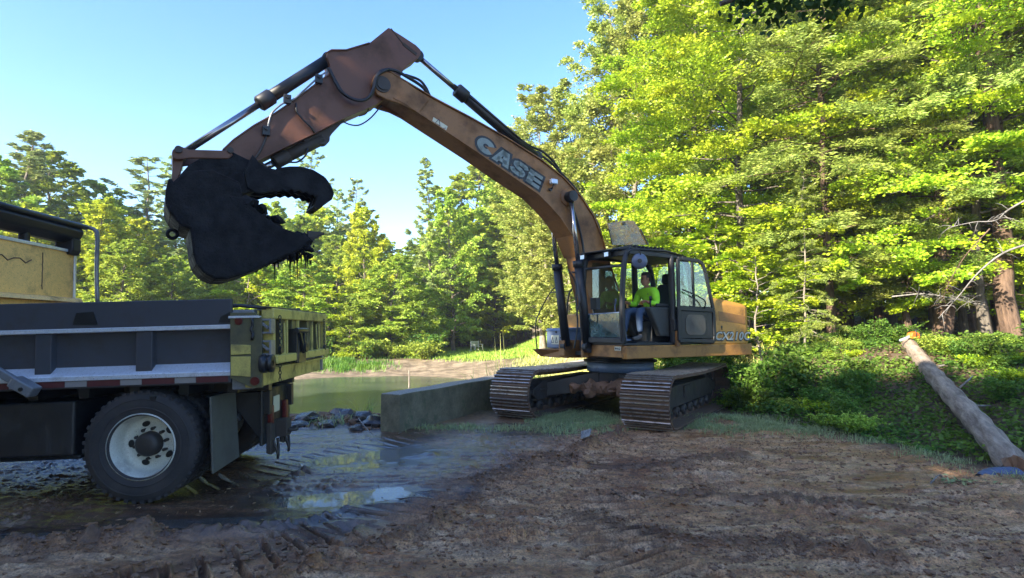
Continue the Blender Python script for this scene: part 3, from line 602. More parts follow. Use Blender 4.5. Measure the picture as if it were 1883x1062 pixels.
def bare(px, Y, v, s, label, group=None, lean=(0, 0), zs=1.1):
    x = at(px, 606, Y).x; t = thing('tree_trunk', label, 'tree', (x, Y, zat(x, Y)-.05), rng.uniform(0, 6), group); t.scale = (s, s, zs); t.rotation_euler[0] += lean[0]; t.rotation_euler[1] += lean[1]
    o = link('trunk', TP[v]); o.parent = t
bare(1728, 14.6, 3, 1.15, 'stout reddish trunk with a sunlit foot, right of the sawn end of the log', lean=(0, -.10))
bare(1862, 13.6, 3, 1.1, 'stout brown trunk leaning near the right edge of the photo', lean=(0, -.06))
bare(1785, 16, 1, 1.1, 'brown trunk between the two stout sunlit trunks')
bare(1835, 17.5, 1, .9, 'slimmer brown trunk just left of the one leaning at the right edge')
for i in range(46):
    px = rng.uniform(1490, 1990); bare(px, rng.uniform(16.5, 27), int(rng.integers(0, 4)), rng.uniform(.6, 1.1), 'slender bare trunk in the dark interior of the right hand wood', 'bare trunks in the dark right hand wood', (rng.normal(0, .03), rng.normal(0, .05)))
for i in range(34):
    px = rng.uniform(575, 1010); bare(px, rng.uniform(34, 47) if px < 740 else rng.uniform(45, 50), int(rng.choice([0, 2, 2])), rng.uniform(.7, 1.3), 'slender trunk in the shade beyond the pond', 'slender trunks beyond the pond', (rng.normal(0, .05), rng.normal(0, .07)), .42)
# --- far wood closing every gap
def mass(name, spans, mat, size, label, seed):
    rng = np.random.default_rng(seed); P = []
    for (x0, y0, x1, y1, dep, z0, z1, n) in spans:
        nb_ = max(1, n//260)
        for i in range(nb_):
            t = rng.uniform(); cx, cy = x0+(x1-x0)*t+rng.normal(0, dep*.5), y0+(y1-y0)*t+rng.normal(0, dep*.5); h = z1*rng.uniform(.6, 1.05)
            zc = z0+(h-z0)*rng.uniform()**.8; r = rng.uniform(1, 2.3); P.append(np.array([cx, cy, zc])+rng.normal(0, 1, (260, 3))*(r*.6, r*.6, r*.32))
    P = np.concatenate(P); A = unit(rng.normal(0, 1, P.shape)*(1, 1, .4)); N = unit(np.cross(A, rng.normal(0, 1, P.shape))+(0, 0, .8)); sz = rng.uniform(.7, 1.3, len(P))
    v, f = leaves(P, A, N, size[0]*sz, size[1]*sz); tag(link(name, mesh_np(name, v, f, [mat])), label, kind='stuff')
mass('distant_woodland', [(-55, 40, -22, 54, 5, 0, 9, 26000), (-24, 55, 12, 55, 4, 0, 9.0, 30000), (12, 52, 34, 36, 5, 0, 15, 36000), (30, 36, 46, 14, 5, 0, 20, 36000)], L['maple'], (.42, .3), 'dense dark green woodland closing the view behind the standing trees', 77)
mass('shading_woodland', [(SUN_DX*-16+.714*10, SUN_DY*-16-.70*10, SUN_DX*-16-.714*15, SUN_DY*-16+.70*15, 1.2, 0, 14.2, 40000)], L['maple'], (.42, .32), 'dense wood behind the camera that shades the yard', 79)
mass('woodland_understorey', [(-22, 47, 4, 48, 2, 0, 3.5, 9000), (4, 46, 12, 33, 2, 0, 6, 16000), (14, 42, 34, 33, 2, .5, 3, 5000)], L['bush'], (.3, .2), 'low shaded growth between the far trunks', 78)
# --- the wood at the photographer's back, whose shade covers the yard
rng = np.random.default_rng(12)
SH = [(q, s, h) for q in range(-9, 17, 4) for s, h in ((-14.0, 15.8), (-17.5, 17.4))]
for i, (q, s, h) in enumerate(SH):
    q += rng.uniform(-1, 1); x = SUN_DX*s-.714*q; y = SUN_DY*s+.70*q
    plant('maple', x, y, h+rng.uniform(-.8, .8)-(1.2 if q > 10 else 0), 'broad maple of the wood behind the camera, shading the yard', 'maples behind the camera', rad=1.0)
# --- bough hanging into the top of the picture
bz = at(1440, 12, 4.3)
mb = MB(); rng = np.random.default_rng(4)
br = [Vector((bz.x+1.5, 3.6, bz.z+.85)), Vector((bz.x+.6, 4.1, bz.z+.42)), Vector((bz.x, 4.3, bz.z+.22)), Vector((bz.x-.45, 4.4, bz.z+.08))]
ov = thing('overhanging_branch', 'dark leafy branch hanging into the top edge of the photo against bright crowns', 'branch', br[0])
mb.tube([p-br[0] for p in spline(br)], [.02]*19, 6); mb.build('branch', B['grey'], ov)
P = []
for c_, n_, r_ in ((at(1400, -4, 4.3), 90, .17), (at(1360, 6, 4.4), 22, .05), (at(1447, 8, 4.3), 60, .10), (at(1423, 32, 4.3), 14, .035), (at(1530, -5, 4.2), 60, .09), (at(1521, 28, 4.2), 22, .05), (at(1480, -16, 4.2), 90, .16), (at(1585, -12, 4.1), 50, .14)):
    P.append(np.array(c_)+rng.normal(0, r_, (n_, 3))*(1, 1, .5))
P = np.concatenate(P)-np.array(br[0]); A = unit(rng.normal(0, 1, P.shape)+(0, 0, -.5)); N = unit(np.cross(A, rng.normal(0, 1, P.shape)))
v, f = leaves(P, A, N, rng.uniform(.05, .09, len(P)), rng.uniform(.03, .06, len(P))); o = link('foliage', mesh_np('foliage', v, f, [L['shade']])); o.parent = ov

# ================================================================== UNDERGROWTH, GRASS
def blades(name, pts, h, w, mat, seed, lean=.35, seg=2):
    rng = np.random.default_rng(seed); pts = np.asarray(pts); n = len(pts); z = height(pts[:, 0], pts[:, 1])[0]; P = np.stack([pts[:, 0], pts[:, 1], z-.01], 1)
    az = rng.uniform(0, 6.283, n); d = np.stack([np.cos(az), np.sin(az), 0*az], 1); s = np.stack([-np.sin(az), np.cos(az), 0*az], 1); hh = (h*rng.uniform(.45, 1.25, n))[:, None]; ww = (w*rng.uniform(.7, 1.3, n))[:, None]
    l = (rng.uniform(.1, 1.6, n)*lean)[:, None]; m = P+d*hh*l*.35+(0, 0, 1)*hh*.6; t = P+d*hh*l*1.1+(0, 0, 1)*hh*(1-.25*l)
    V = np.stack([P-s*ww/2, P+s*ww/2, m+s*ww*.4, m-s*ww*.4, t+s*ww*.06, t-s*ww*.06], 1).reshape(-1, 3); i = np.arange(n)[:, None]*6
    F = np.concatenate([i+np.array([[0, 1, 2, 3]]), i+np.array([[3, 2, 4, 5]])]); return link(name, mesh_np(name, V, F, mat if isinstance(mat, list) else [mat]))
rng = np.random.default_rng(40)
def scatter(n, x0, x1, y0, y1, keep):
    x = rng.uniform(x0, x1, n); y = rng.uniform(y0, y1, n); m = keep(x, y) > rng.uniform(0, 1, n); return np.stack([x[m], y[m]], 1)
def blob(cx, cy, rx, ry): return lambda x, y: np.exp(-(((x-cx)/rx)**2+((y-cy)/ry)**2)**1.5)*np.clip(.65+1.6*fbm(x*2.5, y*2.5, 2, 7), 0, 1)
def join(*A): return np.concatenate(A)
tag(blades('lawn_grass', scatter(90000, -9, 10, 27, 46, lambda x, y: sstep(y-.6*np.clip(-x-2, 0, 9), 29, 30.8)*sstep(x, -9, -5)), .17, .035, L['grass'], 1), 'sunlit mown grass around the white bench beyond the pond', kind='stuff')
tag(blades('bank_grass', scatter(34000, -.3, 9, 14, 28.5, lambda x, y: np.clip(.6+1.5*fbm(x*.9, y*.9, 3, 4), 0, 1)*sstep(x, -.2, .9)), .24, .02, L['dry'], 2, .8), 'dry yellow grass on the bank left of the digger', kind='stuff')
T1, T2 = gnd(1085, 782), gnd(1330, 790)
tag(blades('trampled_grass', join(scatter(60000, .2, 2.4, 8.6, 11.8, blob(1.15, 10.3, .7, 1.0)), scatter(50000, 2.6, 5.6, 8.6, 11.5, blob(4.0, 9.9, 1.05, .85)), scatter(8000, -2.0, .3, 8.6, 10.6, blob(-.6, 9.6, 1.2, .25)),
    scatter(22000, 3.6, 6.4, 6, 10.5, lambda x, y: np.exp(-(((x-5.8)*.96+(y-6)*.28+.05)/.22)**2)*np.clip(.4+2*fbm(x*2, y*2, 2, 6), 0, 1))), .085, .008, L['dull'], 3, .9), 'trampled grey green grass around the front of the tracks', kind='stuff')
GP = [gnd(620, 668), (-8.3, 28.6)]
tag(blades('bank_sedge', scatter(16000, -11, -5.5, 26.8, 31, blob(-8.6, 29, 1.9, 1.4)), .3, .03, L['bush'], 5, .5), 'clump of green sedge on the far shore by the tailgate', kind='stuff')
def reed(name, label, px, Y, n, h, mat, spread=.12, seed=1, z=None, lean=.5, group=None, w=.02):
    r = np.random.default_rng(seed); x = at(px, 606, Y).x; pts = np.stack([x+r.normal(0, spread, n), Y+r.normal(0, spread, n)], 1); o = blades(name, pts, h, w, mat, seed, lean); return tag(o, label, 'plant', group)
reed('reed_clump', 'tall yellow reeds on the bank, the clump nearest the left track', 925, 17, 60, 1.15, L['dry'], .35, 3, w=.022)
reed('reed_clump', 'thin bright reed stems standing left of the digger toolbox', 982, 15, 46, .95, L['grass'], .22, 4, w=.022)
reed('reed_clump', 'long arching reed leaves at the top of the sandy bank', 893, 18, 22, 1.0, L['grass'], .2, 5, lean=1.3, w=.03)
reed('reed_clump', 'single tall seedy reed stalk in the middle of the bank', 917, 18.5, 12, 1.75, L['dry'], .12, 6, lean=.15)
reed('grass_tuft', 'fresh green grass tuft behind the rubble by the concrete block', 680, 11.6, 46, .55, L['grass'], .10, 7, lean=.8, w=.016)
reed('grass_tuft', 'dull grass tuft growing on the muddy rubble heap', 612, 9.9, 60, .22, L['dull'], .14, 8, lean=1.2, w=.012)
# shrubs: stems with leaves
def shrub_proto(seed, H, R, stems, per, leaf, mat, bk, flat=.5):
    r = np.random.default_rng(seed); lines, LP, LA = [], [], []
    for i in range(stems):
        az = r.uniform(0, 6.28); d = np.array([math.cos(az), math.sin(az), 0]); h = H*r.uniform(.5, 1.05); out = R*r.uniform(.2, 1); s = np.linspace(0, 1, 6)
        C = d*(out*s**1.3)[:, None]+np.array([0, 0, 1.])*(h*(s-.18*s**3))[:, None]; C[1:, :2] += r.normal(0, .03, (5, 2)); lines.append((C, np.linspace(.009, .003, 6)))
        for j in range(per):
            v = r.uniform(.18, 1.03); p = np.array([np.interp(v, s, C[:, k_]) for k_ in range(3)]); q = r.uniform(0, 6.28); td = np.array([math.cos(q), math.sin(q), r.normal(.1, .25)]); tl = r.uniform(.05, .26)
            m_ = 4; u = np.linspace(.3, 1, m_)[:, None]; LP.append(p+td*tl*u+r.normal(0, .02, (m_, 3))); LA.append(unit(np.tile(td, (m_, 1))+r.normal(0, .5, (m_, 3))))
    P = np.concatenate(LP); A = np.concatenate(LA); P[:, 2] = np.maximum(P[:, 2], .02); N = unit(np.cross(A, r.normal(0, 1, P.shape))*.5+(0, 0, 1)); N = unit(N-A*(N*A).sum(1)[:, None]); sz = r.uniform(.6, 1.3, len(P))
    v, f = leaves(P, A, N, leaf[0]*sz, leaf[1]*sz); tv, tf = tubes_np(lines, 4); return mesh_np('stems', tv, tf, [bk], smooth=True), mesh_np('foliage', v, f, [mat])
SP = [shrub_proto(50, 1.0, .75, 26, 26, (.085, .05), L['bush'], B['brown']), shrub_proto(51, .75, .8, 24, 26, (.07, .045), L['maple'], B['brown']), shrub_proto(52, 1.25, .6, 22, 30, (.09, .055), L['bush'], B['brown']), shrub_proto(53, .5, .7, 24, 20, (.10, .035), L['beech'], B['brown'])]
def shrub(x, y, v, s, label, group=None, sz=None):
    t = thing('shrub', label, 'shrub', (x, y, zat(x, y)-.03), rng.uniform(0, 6.28), group); t.scale = (s, s, sz or s)
    for nm, m_ in zip(('stems', 'foliage'), SP[v]): o = link(nm, m_); o.parent = t
cnt = 0
GL = 'leafy green shrub in the thicket between the digger and the fallen log'
cand = []
while cnt < 130:
    x = rng.uniform(4, 13); y = rng.uniform(6.3, 17); d = (x-5.8)*.96+(y-6)*.28
    if d < .35 or d > 5.2 or y > 10+.7*x: continue
    ly_ = 6.0; uu = x/y; yl_ = np.interp(uu, [.686, .868], [12.1, 6.75])
    if .615 < uu < .95 and y < yl_+.6: continue
    if y > 14.5 and uu > .6: continue
    lx = 5.86+(y-6.75)*.456                                   # keep the log clear
    near = abs(x-lx) < .55 and y < 13.5
    if (near and y < 11) or (x > lx and rng.uniform() < .45): continue
    s = rng.uniform(.35, .6) if (d < .9 or near) else rng.uniform(.5, .85)*(.48 if y > 11 else .85)*(.8 if x > lx else 1)
    shrub(x, y, int(rng.integers(0, 4)), s, GL if x < lx else 'low leafy shrub on the bank right of the fallen log', 'shrubs in the thicket left of the log' if x < lx else 'shrubs right of the log'); cnt += 1
for (px, Y, v, s, lb) in ((1405, 11.4, 2, .95, 'dark bushy shrub close behind the right track'), (1362, 12.8, 0, .85, 'shrub showing between the right track and the counterweight'), (1452, 11.8, 2, 1.0, 'tall dark leafy shrub, second to the right of the right track')):
    shrub(at(px, 606, Y).x, Y, v, s, lb)
for i in range(26):
    Y = rng.uniform(14, 19); px = rng.uniform(1180, 1420); shrub(at(px, 606, Y).x, Y, int(rng.integers(0, 4)), rng.uniform(.6, 1.1), 'low shrub in the gap under the counterweight of the digger', 'low shrubs seen under the digger')
for i in range(22):
    Y = rng.uniform(30, 46); px = rng.uniform(600, 1010); Y = 47-rng.uniform(0, 3) if px > 800 else rng.uniform(31, 34); shrub(at(px, 606, Y).x, Y, int(rng.integers(0, 4)), rng.uniform(1.0, 1.9), 'small shrub at the wood edge beyond the pond', 'shrubs at the wood edge beyond the pond')
# ground cover
n = 110000; x = rng.uniform(3.5, 15, n); y = rng.uniform(6, 19, n); d = (x-5.8)*.96+(y-6)*.28; m = (d > .05+.3*rng.uniform(0, 1, n)) & ~((np.abs(x-(5.86+(y-6.75)*.456)) < .17) & (y < 12.6)) & (d < 7) & (fbm(x*.8, y*.8, 3, 17) > -.26-.4*(d < 3)); x, y = x[m], y[m]
z = height(x, y)[0]; P = np.stack([x, y, z+rng.uniform(.02, .28, len(x))**1.0*np.clip(.5+fbm(x*1.5, y*1.5, 2, 3), .1, 1.2)], 1); A = unit(rng.normal(0, 1, P.shape)*(1, 1, .35)); N = unit(np.cross(A, rng.normal(0, 1, P.shape))*.5+(0, 0, 1)); N = unit(N-A*(N*A).sum(1)[:, None])
v, f = leaves(P, A, N, rng.uniform(.04, .10, len(P)), rng.uniform(.025, .06, len(P)))
tag(link('ground_cover', mesh_np('ground_cover', v, f, [L['bush']])), 'low green leaves and creepers covering the bank', kind='stuff')
n = 26000; x = rng.uniform(4, 22, n); y = rng.uniform(10, 30, n); d = (x-5.8)*.96+(y-6)*.28; m = d > 1.5; x, y = x[m], y[m]; z = height(x, y)[0]; P = np.stack([x, y, z+.015], 1); A = unit(rng.normal(0, 1, P.shape)*(1, 1, .1)); N = unit(rng.normal(0, .3, P.shape)+(0, 0, 1)); N = unit(N-A*(N*A).sum(1)[:, None])
k = NT('dead_leaf'); g = k.n('NewGeometry'); k.set('Base Color', k.mix(g.outputs['Random Per Island'], (.10, .055, .025), (.36, .24, .13))); k.set('Roughness', .9)
v, f = leaves(P, A, N, rng.uniform(.05, .13, len(P)), rng.uniform(.03, .07, len(P)))
tag(link('leaf_litter', mesh_np('leaf_litter', v, f, [k.m])), 'brown dead leaves on the floor of the wood', kind='stuff')

n = 2600; x = rng.uniform(-5, 5.5, n); y = rng.uniform(3.4, 9.5, n); d = (x-5.8)*.96+(y-6)*.28; m = (d < -.1) & (fbm(x*.9, y*.9, 3, 27) > -.05); x, y = x[m], y[m]; z = height(x, y)[0]; P = np.stack([x, y, z+.006], 1); A = unit(rng.normal(0, 1, P.shape)*(1, 1, .15)); N = unit(rng.normal(0, .3, P.shape)+(0, 0, 1)); N = unit(N-A*(N*A).sum(1)[:, None])
v, f = leaves(P, A, N, rng.uniform(.02, .09, len(P)), rng.uniform(.006, .02, len(P)))
tag(link('wood_chips', mesh_np('wood_chips', v, f, [k.m])), 'brown chips, bits of leaf and straw trodden into the yard mud', kind='stuff')

# ================================================================== LOG, CHAINSAW, CULVERT, BRANCHES
a = Vector(at(1862, 852, 6.75)); b = Vector(at(1671, 633, 12.1)); ax = (b-a).normalized(); LN = (b-a).length
axw = ax.copy(); t = thing('fallen_log', 'long grey fallen log lying up the bank at the right, its far end freshly sawn', 'log', a)
t.rotation_euler = axw.to_track_quat('Z', 'Y').to_euler(); ax = Vector((0, 0, 1)); n = 40; q = np.arange(26)*2*math.pi/26; u = Vector((1, 0, 0)); w = Vector((0, 1, 0)); V = []
for i in range(n):
    s_ = i/(n-1); r = .150-.022*s_ + .012*math.sin(i*1.7); c = ax*(LN*s_) + Vector((.02*math.sin(math.pi*s_), .015*math.sin(7*s_), 0))
    if i == 0: r *= .8
    for j, q_ in enumerate(q):
        rr_ = r*(1+.035*math.sin(5*q_+i*.15)+.02*math.sin(9*q_-i*.3)) + (.02*random.Random(j).random() if i == 0 else 0); V.append(tuple(c+(u*math.cos(q_)+w*math.sin(q_))*rr_ + (ax*(-.18*random.Random(j+5).random()) if i == 0 else Vector())))
i_ = np.arange(n*26).reshape(n, 26); F = np.stack([i_[:-1], np.roll(i_[:-1], -1, 1), np.roll(i_[1:], -1, 1), i_[1:]], -1).reshape(-1, 4)
o = link('bark', mesh_np('bark', V, F, [bark('log_bark', (.14, .10, .072), (.42, .33, .25), 12)], smooth=True)); o.parent = t
k = NT('sawn_wood'); k.set('Base Color', k.mix(k.noise(30), (.55, .30, .12), (.72, .48, .22))); k.set('Roughness', .8); M['sawn'] = k.m
mb = MB(); mb.add([V[(n-1)*26+j] for j in range(26)], [tuple(range(26))]); mb.add([tuple(Vector(V[(n-1)*26+j])*1+ax*.004) for j in range(26)], [tuple(range(26))]); mb.build('sawn_end', M['sawn'], t)
mb = MB(); mb.add([V[j] for j in range(26)], [tuple(range(26))]); mb.build('rotten_end', M['clod'], t)
mb = MB()
for s_, an, ln_ in ((.35, 1.2, .22), (.52, 2.2, .3), (.44, .4, .25), (.7, 1.0, .18), (.62, 2.7, .34), (.25, 2.4, .2)):
    c = ax*(LN*s_); d_ = (u*math.cos(an+2)+w*math.sin(an+2)); mb.tube([c+d_*.14, c+d_*(.15+ln_*.6)+ax*.05, c+d_*(.15+ln_)+ax*.1], [.02, .014, .006], 6)
mb.build('branch_stub', B['dead'], t)
# chainsaw standing in the cut
c = Vector(b)-axw*.17+Vector((.05, -.03, .165))
t = thing('chainsaw', 'small orange chainsaw resting across the sawn far end of the fallen log', 'chainsaw', c, R_(200)); t.scale = (.62,)*3
mb = MB(); mb.prism([(-.20, .0), (.16, .0), (.19, .08), (.13, .19), (-.04, .22), (-.19, .15)], -.09, .09); mb.build('engine_housing', plain('saw_orange', (.85, .16, .02), .35), t, .015)
mb = MB(); mb.tube(spline([(-.10, 0, .20), (-.16, 0, .29), (-.32, 0, .26), (-.38, 0, .12), (-.24, 0, .04)]), .016, 8); mb.build('rear_handle', M['black'], t)
mb = MB(); mb.tube(spline([(.05, -.12, .03), (.04, -.13, .22), (.04, 0, .31), (.04, .13, .22), (.05, .12, .03)]), .012, 8); mb.build('front_handle', M['black'], t)
mb = MB(); mb.prism([(.15, .03), (.62, -.10), (.66, -.08), (.66, -.04), (.62, -.02), (.16, .11)], -.006, .006); mb.build('guide_bar', M['lamp'], t)
# blue ribbed culvert end
c = gnd(1842, 872); t = thing('culvert_pipe', 'blue grey ribbed pipe end half buried in the mud below the fallen log', 'pipe', (c.x, c.y, zat(c.x, c.y)), R_(10))
pr = []; nn = 60
for i in range(nn): s_ = i/(nn-1); pr.append((.105*(1-(abs(s_-.5)*1.7)**3)+.018*math.cos(s_*2*math.pi*10), -.30+.62*s_))
mb = MB(); mb.lathe(pr, (0, 0, -.045), 'x', 28); mb.build('ribbed_wall', plain('blue_plastic', (.085, .115, .20), .4), t)
mb = MB(); mb.lathe([(.085, .30), (.112, .31), (.112, .335), (.085, .34)], (0, 0, -.045), 'x', 28); mb.build('end_collar', plain('blue_plastic_collar', (.10, .14, .26), .45), t)
# dead limbs
def limb(name, label, pts, r, twigs, mat, seed=1, cat='branch'):
    o = pts[0]; t = thing(name, label, cat, o); r_ = random.Random(seed); C = [p-o for p in spline(pts, 5)]; mb = MB(); nC = len(C); mb.tube(C, [r*(1-.8*i/(nC-1)) for i in range(nC)], 6); mb.build('limb', mat, t); mb = MB()
    for j in range(twigs):
        i = r_.randint(nC//4, nC-1); d = Vector((r_.uniform(-1, 1), r_.uniform(-.6, .6), r_.uniform(-.7, .6))).normalized(); l = r_.uniform(.2, .8)*r*28; mb.tube([C[i], C[i]+d*l*.5+Vector((0, 0, .03)), C[i]+d*l], [r*.32, r*.2, r*.06], 4)
    mb.build('twigs', mat, t)
limb('dead_branch', 'long bare grey limb sweeping down from the right edge above the log', [at(1900, 445, 9.5), at(1845, 465, 9.8), at(1800, 500, 10), at(1762, 545, 10.2), at(1725, 585, 10.4)], .022, 16, B['dead'], 1)
limb('dead_branch', 'forked grey limb at the upper right edge against the dark wood', [at(1900, 360, 10), at(1855, 385, 10.2), at(1830, 405, 10.4), at(1790, 408, 10.6), at(1745, 418, 10.8)], .020, 18, B['dead'], 2)
limb('dead_branch', 'dense tangle of dead hemlock twigs in front of the dark trunks', [at(1640, 545, 13), at(1700, 540, 12.8), at(1750, 548, 12.6), at(1800, 560, 12.4)], .018, 60, B['dead'], 3)
limb('dead_branch', 'drooping bare brown twigs above the dead tangle', [at(1820, 420, 12), at(1775, 470, 12.2), at(1745, 520, 12.4), at(1730, 560, 12.6)], .014, 50, B['brown'], 4)
limb('fallen_stick', 'dark diagonal stick in the thicket right of the tracks', [gnd(1500, 770)+Vector((0, .8, .45)), gnd(1495, 770)+Vector((-.2, 1.2, 1.0)), gnd(1480, 770)+Vector((-.35, 1.6, 1.6))], .014, 4, B['brown'], 5, 'stick')
limb('fallen_stick', 'bare stick lying at the mud edge left of the fallen log', [gnd(1735, 820)+Vector((0, 0, .08)), gnd(1690, 800)+Vector((0, 0, .16)), gnd(1655, 785)+Vector((0, 0, .3))], .014, 4, B['dead'], 6, 'stick')
limb('fallen_stick', 'forked stick lying on the rutted mud in the middle of the yard', [gnd(1125, 905)+Vector((0, 0, .03)), gnd(1140, 918)+Vector((0, 0, .035)), gnd(1158, 926)+Vector((0, 0, .03))], .010, 5, B['brown'], 7, 'stick')
limb('fallen_stick', 'pale twisted stick lying on the rubble below the concrete block', [gnd(652, 770)+Vector((0, 0, .12)), gnd(668, 790)+Vector((0, 0, .08)), gnd(690, 808)+Vector((0, 0, .04))], .012, 6, B['dead'], 8, 'stick')
limb('fallen_stick', 'short pale stick on the right hand mud near the ribbed pipe', [gnd(1712, 893)+Vector((0, 0, .03)), gnd(1722, 886)+Vector((0, 0, .05)), gnd(1730, 878)+Vector((0, 0, .04))], .009, 2, B['dead'], 9, 'stick')
# broken leafy sprig
c = gnd(1770, 892); t = thing('leafy_sprig', 'torn pale green leafy sprig lying on the mud below the log', 'sprig', (c.x, c.y, zat(c.x, c.y)+.02))
r = np.random.default_rng(9); P = r.normal(0, 1, (46, 3))*(.15, .09, .02)+(0, 0, .03); A = unit(r.normal(0, 1, P.shape)*(1, .6, .3)); N = unit(np.cross(A, r.normal(0, 1, P.shape))+(0, 0, 1)); v, f = leaves(P, A, N, r.uniform(.05, .10, 46), r.uniform(.02, .04, 46)); o = link('leaves', mesh_np('leaves', v, f, [L['dull']])); o.parent = t
mb = MB(); mb.tube([(-.2, 0, .01), (0, .02, .03), (.2, -.03, .02)], [.006, .005, .002], 5); mb.build('stem', B['brown'], t)
# flat slab of bark on the ridge
c = gnd(1076, 824); t = MB(); t.hexa([(-.07, -.07, .05), (.06, -.05, .09), (.10, .05, .16), (-.05, .04, .12), (-.07, -.06, .07), (.06, -.04, .11), (.10, .06, .18), (-.05, .05, .14)])
o = t.build('bark_slab', B['dead'], None, .005); o.location = (c.x, c.y, zat(c.x, c.y)+.0); tag(o, 'small grey slab of bark stuck upright on the main mud ridge', 'slab')

# ================================================================== CONCRETE BLOCK, RUBBLE, STAKE, BENCH
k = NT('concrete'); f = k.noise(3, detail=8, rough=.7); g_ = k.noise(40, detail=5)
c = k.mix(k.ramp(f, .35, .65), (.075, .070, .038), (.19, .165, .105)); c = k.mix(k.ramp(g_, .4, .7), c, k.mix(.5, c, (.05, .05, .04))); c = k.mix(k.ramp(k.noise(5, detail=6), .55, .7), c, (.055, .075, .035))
gn = k.n('NewGeometry'); sp = k.n('SeparateXYZ'); k.l(gn.outputs['Normal'], sp.inputs[0]); c = k.mix(k.ramp(sp.outputs['Z'], .6, .9), c, k.mix(k.ramp(g_, .35, .6), (.34, .30, .26), (.17, .15, .12))); k.set('Base Color', c); k.set('Roughness', .8); k.bump(g_, .5, .01); M['conc'] = k.m  # upward faces painted paler, standing in for light on the block's top
a = gnd(735, 796); h_ = .60; dr = Vector((.45, 1, 0)).normalized(); lt = Vector((-dr.y, dr.x, 0)); mb = MB(); nb_ = 14; V = []
for i in range(nb_+1):
    p = Vector((a.x, a.y, 0))+dr*(5.0*i/nb_)
    for (l_, z_) in ((0, -.25), (.38, -.25), (.38, h_), (0, h_)): V.append(p+lt*(l_+.006*math.sin(i*2.1+l_*9))+Vector((0, 0, z_+(.006*math.sin(i*1.3) if z_ > 0 else 0))))
Fc = [(0, 1, 2, 3), tuple(nb_*4+j for j in (3, 2, 1, 0))]+[(i*4+j, i*4+4+j, i*4+4+(j+1) % 4, i*4+(j+1) % 4) for i in range(nb_) for j in range(4)]
o = mb.add([tuple(p-Vector((a.x, a.y, 0))) for p in V], Fc).build('concrete_block', M['conc'], None, .018); o.location = (a.x, a.y, 0); tag(o, 'long mossy concrete block wall running from the rubble to the left track', 'block')
r_ = random.Random(3)
k = NT('wet_rock'); k.set('Base Color', k.mix(k.noise(6, detail=6), (.012, .010, .010), (.07, .06, .058))); k.set('Roughness', k.ramp(k.noise(8), .35, .65, (.12,)*3, (.5,)*3)); k.bump(k.noise(14, detail=6), .6, .02); M['rock'] = k.m
ROCKS = [(665, 764, 10.2, .20, 'large wet rock on top of the rubble heap, nearest the concrete block'), (632, 768, 10.4, .17, 'wet angular rock left of the largest one on the rubble heap'), (690, 772, 9.9, .13, 'rough wet rock wedged against the end of the concrete block'), (565, 772, 10.3, .16, 'flat wet slab of rock behind the tail of the lorry'), (602, 782, 9.9, .13, 'dark rock in the middle of the rubble heap'), (655, 790, 9.4, .10, 'small dark rock in front of the rubble heap'), (541, 780, 9.8, .12, 'dark rock at the left end of the rubble heap')]
for i, (px, py, Y, s_, lb) in enumerate(ROCKS):
    p = at(px, py+4, Y); s_ *= 1.35; me = rocks('rock', [(0, 0, 0, s_)], [M['rock']], 60+i, .62, 2); o = link('rock', me); o.location = (p.x, p.y, max(p.z, zat(p.x, p.y)+s_*.15)); tag(o, lb, 'rock')
c = gnd(716, 786); o = link('pale_stone', rocks('pale_stone', [(0, 0, 0, .075)], [plain('pale_stone', (.36, .36, .37), .7)], 70, .6, 2)); o.location = (c.x-.05, c.y, .03); tag(o, 'small pale stone lying at the foot of the concrete block', 'stone')
p = at(752, 700, 21.5); o = MB(); o.tube([(0, 0, -.5), (.01, 0, .12), (0, 0, .62)], [.035, .033, .028], 8); o = o.build('stake', B['pale']); o.location = (p.x, p.y, WATER_Z); tag(o, 'short pale stake standing in the pond', 'stake')
bx, by = at(877, 606, 37).x, 37; t = thing('garden_bench', 'small weathered white garden bench on the lawn beyond the pond', 'bench', (bx, by, zat(bx, by)+.04), R_(60)); t.scale = (.72,)*3; bm_ = plain('bench_wood', (.70, .68, .64), .7)
mb = MB(); [mb.box(-.65, .65, -.25+i*.12, -.16+i*.12, .42, .45) for i in range(4)]; mb.build('seat', bm_, t)
mb = MB(); [mb.box(-.65, .65, .22, .25, .52+i*.11, .60+i*.11) for i in range(4)]; mb.build('backrest', bm_, t)
for sx in (-.6, .6):
    for y_, h_ in ((-.22, .62), (.22, .95)): mb = MB(); mb.box(sx-.035, sx+.035, y_-.03, y_+.03, -.02, h_); mb.build('leg', bm_, t)
    mb = MB(); mb.box(sx-.045, sx+.045, -.27, .2, .62, .66); mb.build('armrest', bm_, t)

# ================================================================== EXCAVATOR  (x forward, y to its left, z up)
ex = thing('excavator', 'muddy orange and black tracked excavator with its boom raised over the dump truck', 'excavator', (2.17, 11.65, 0), R_(212))
UC = Matrix.Rotation(R_(238-212), 4, 'Z')       # undercarriage turned under the house
X = EXC.on
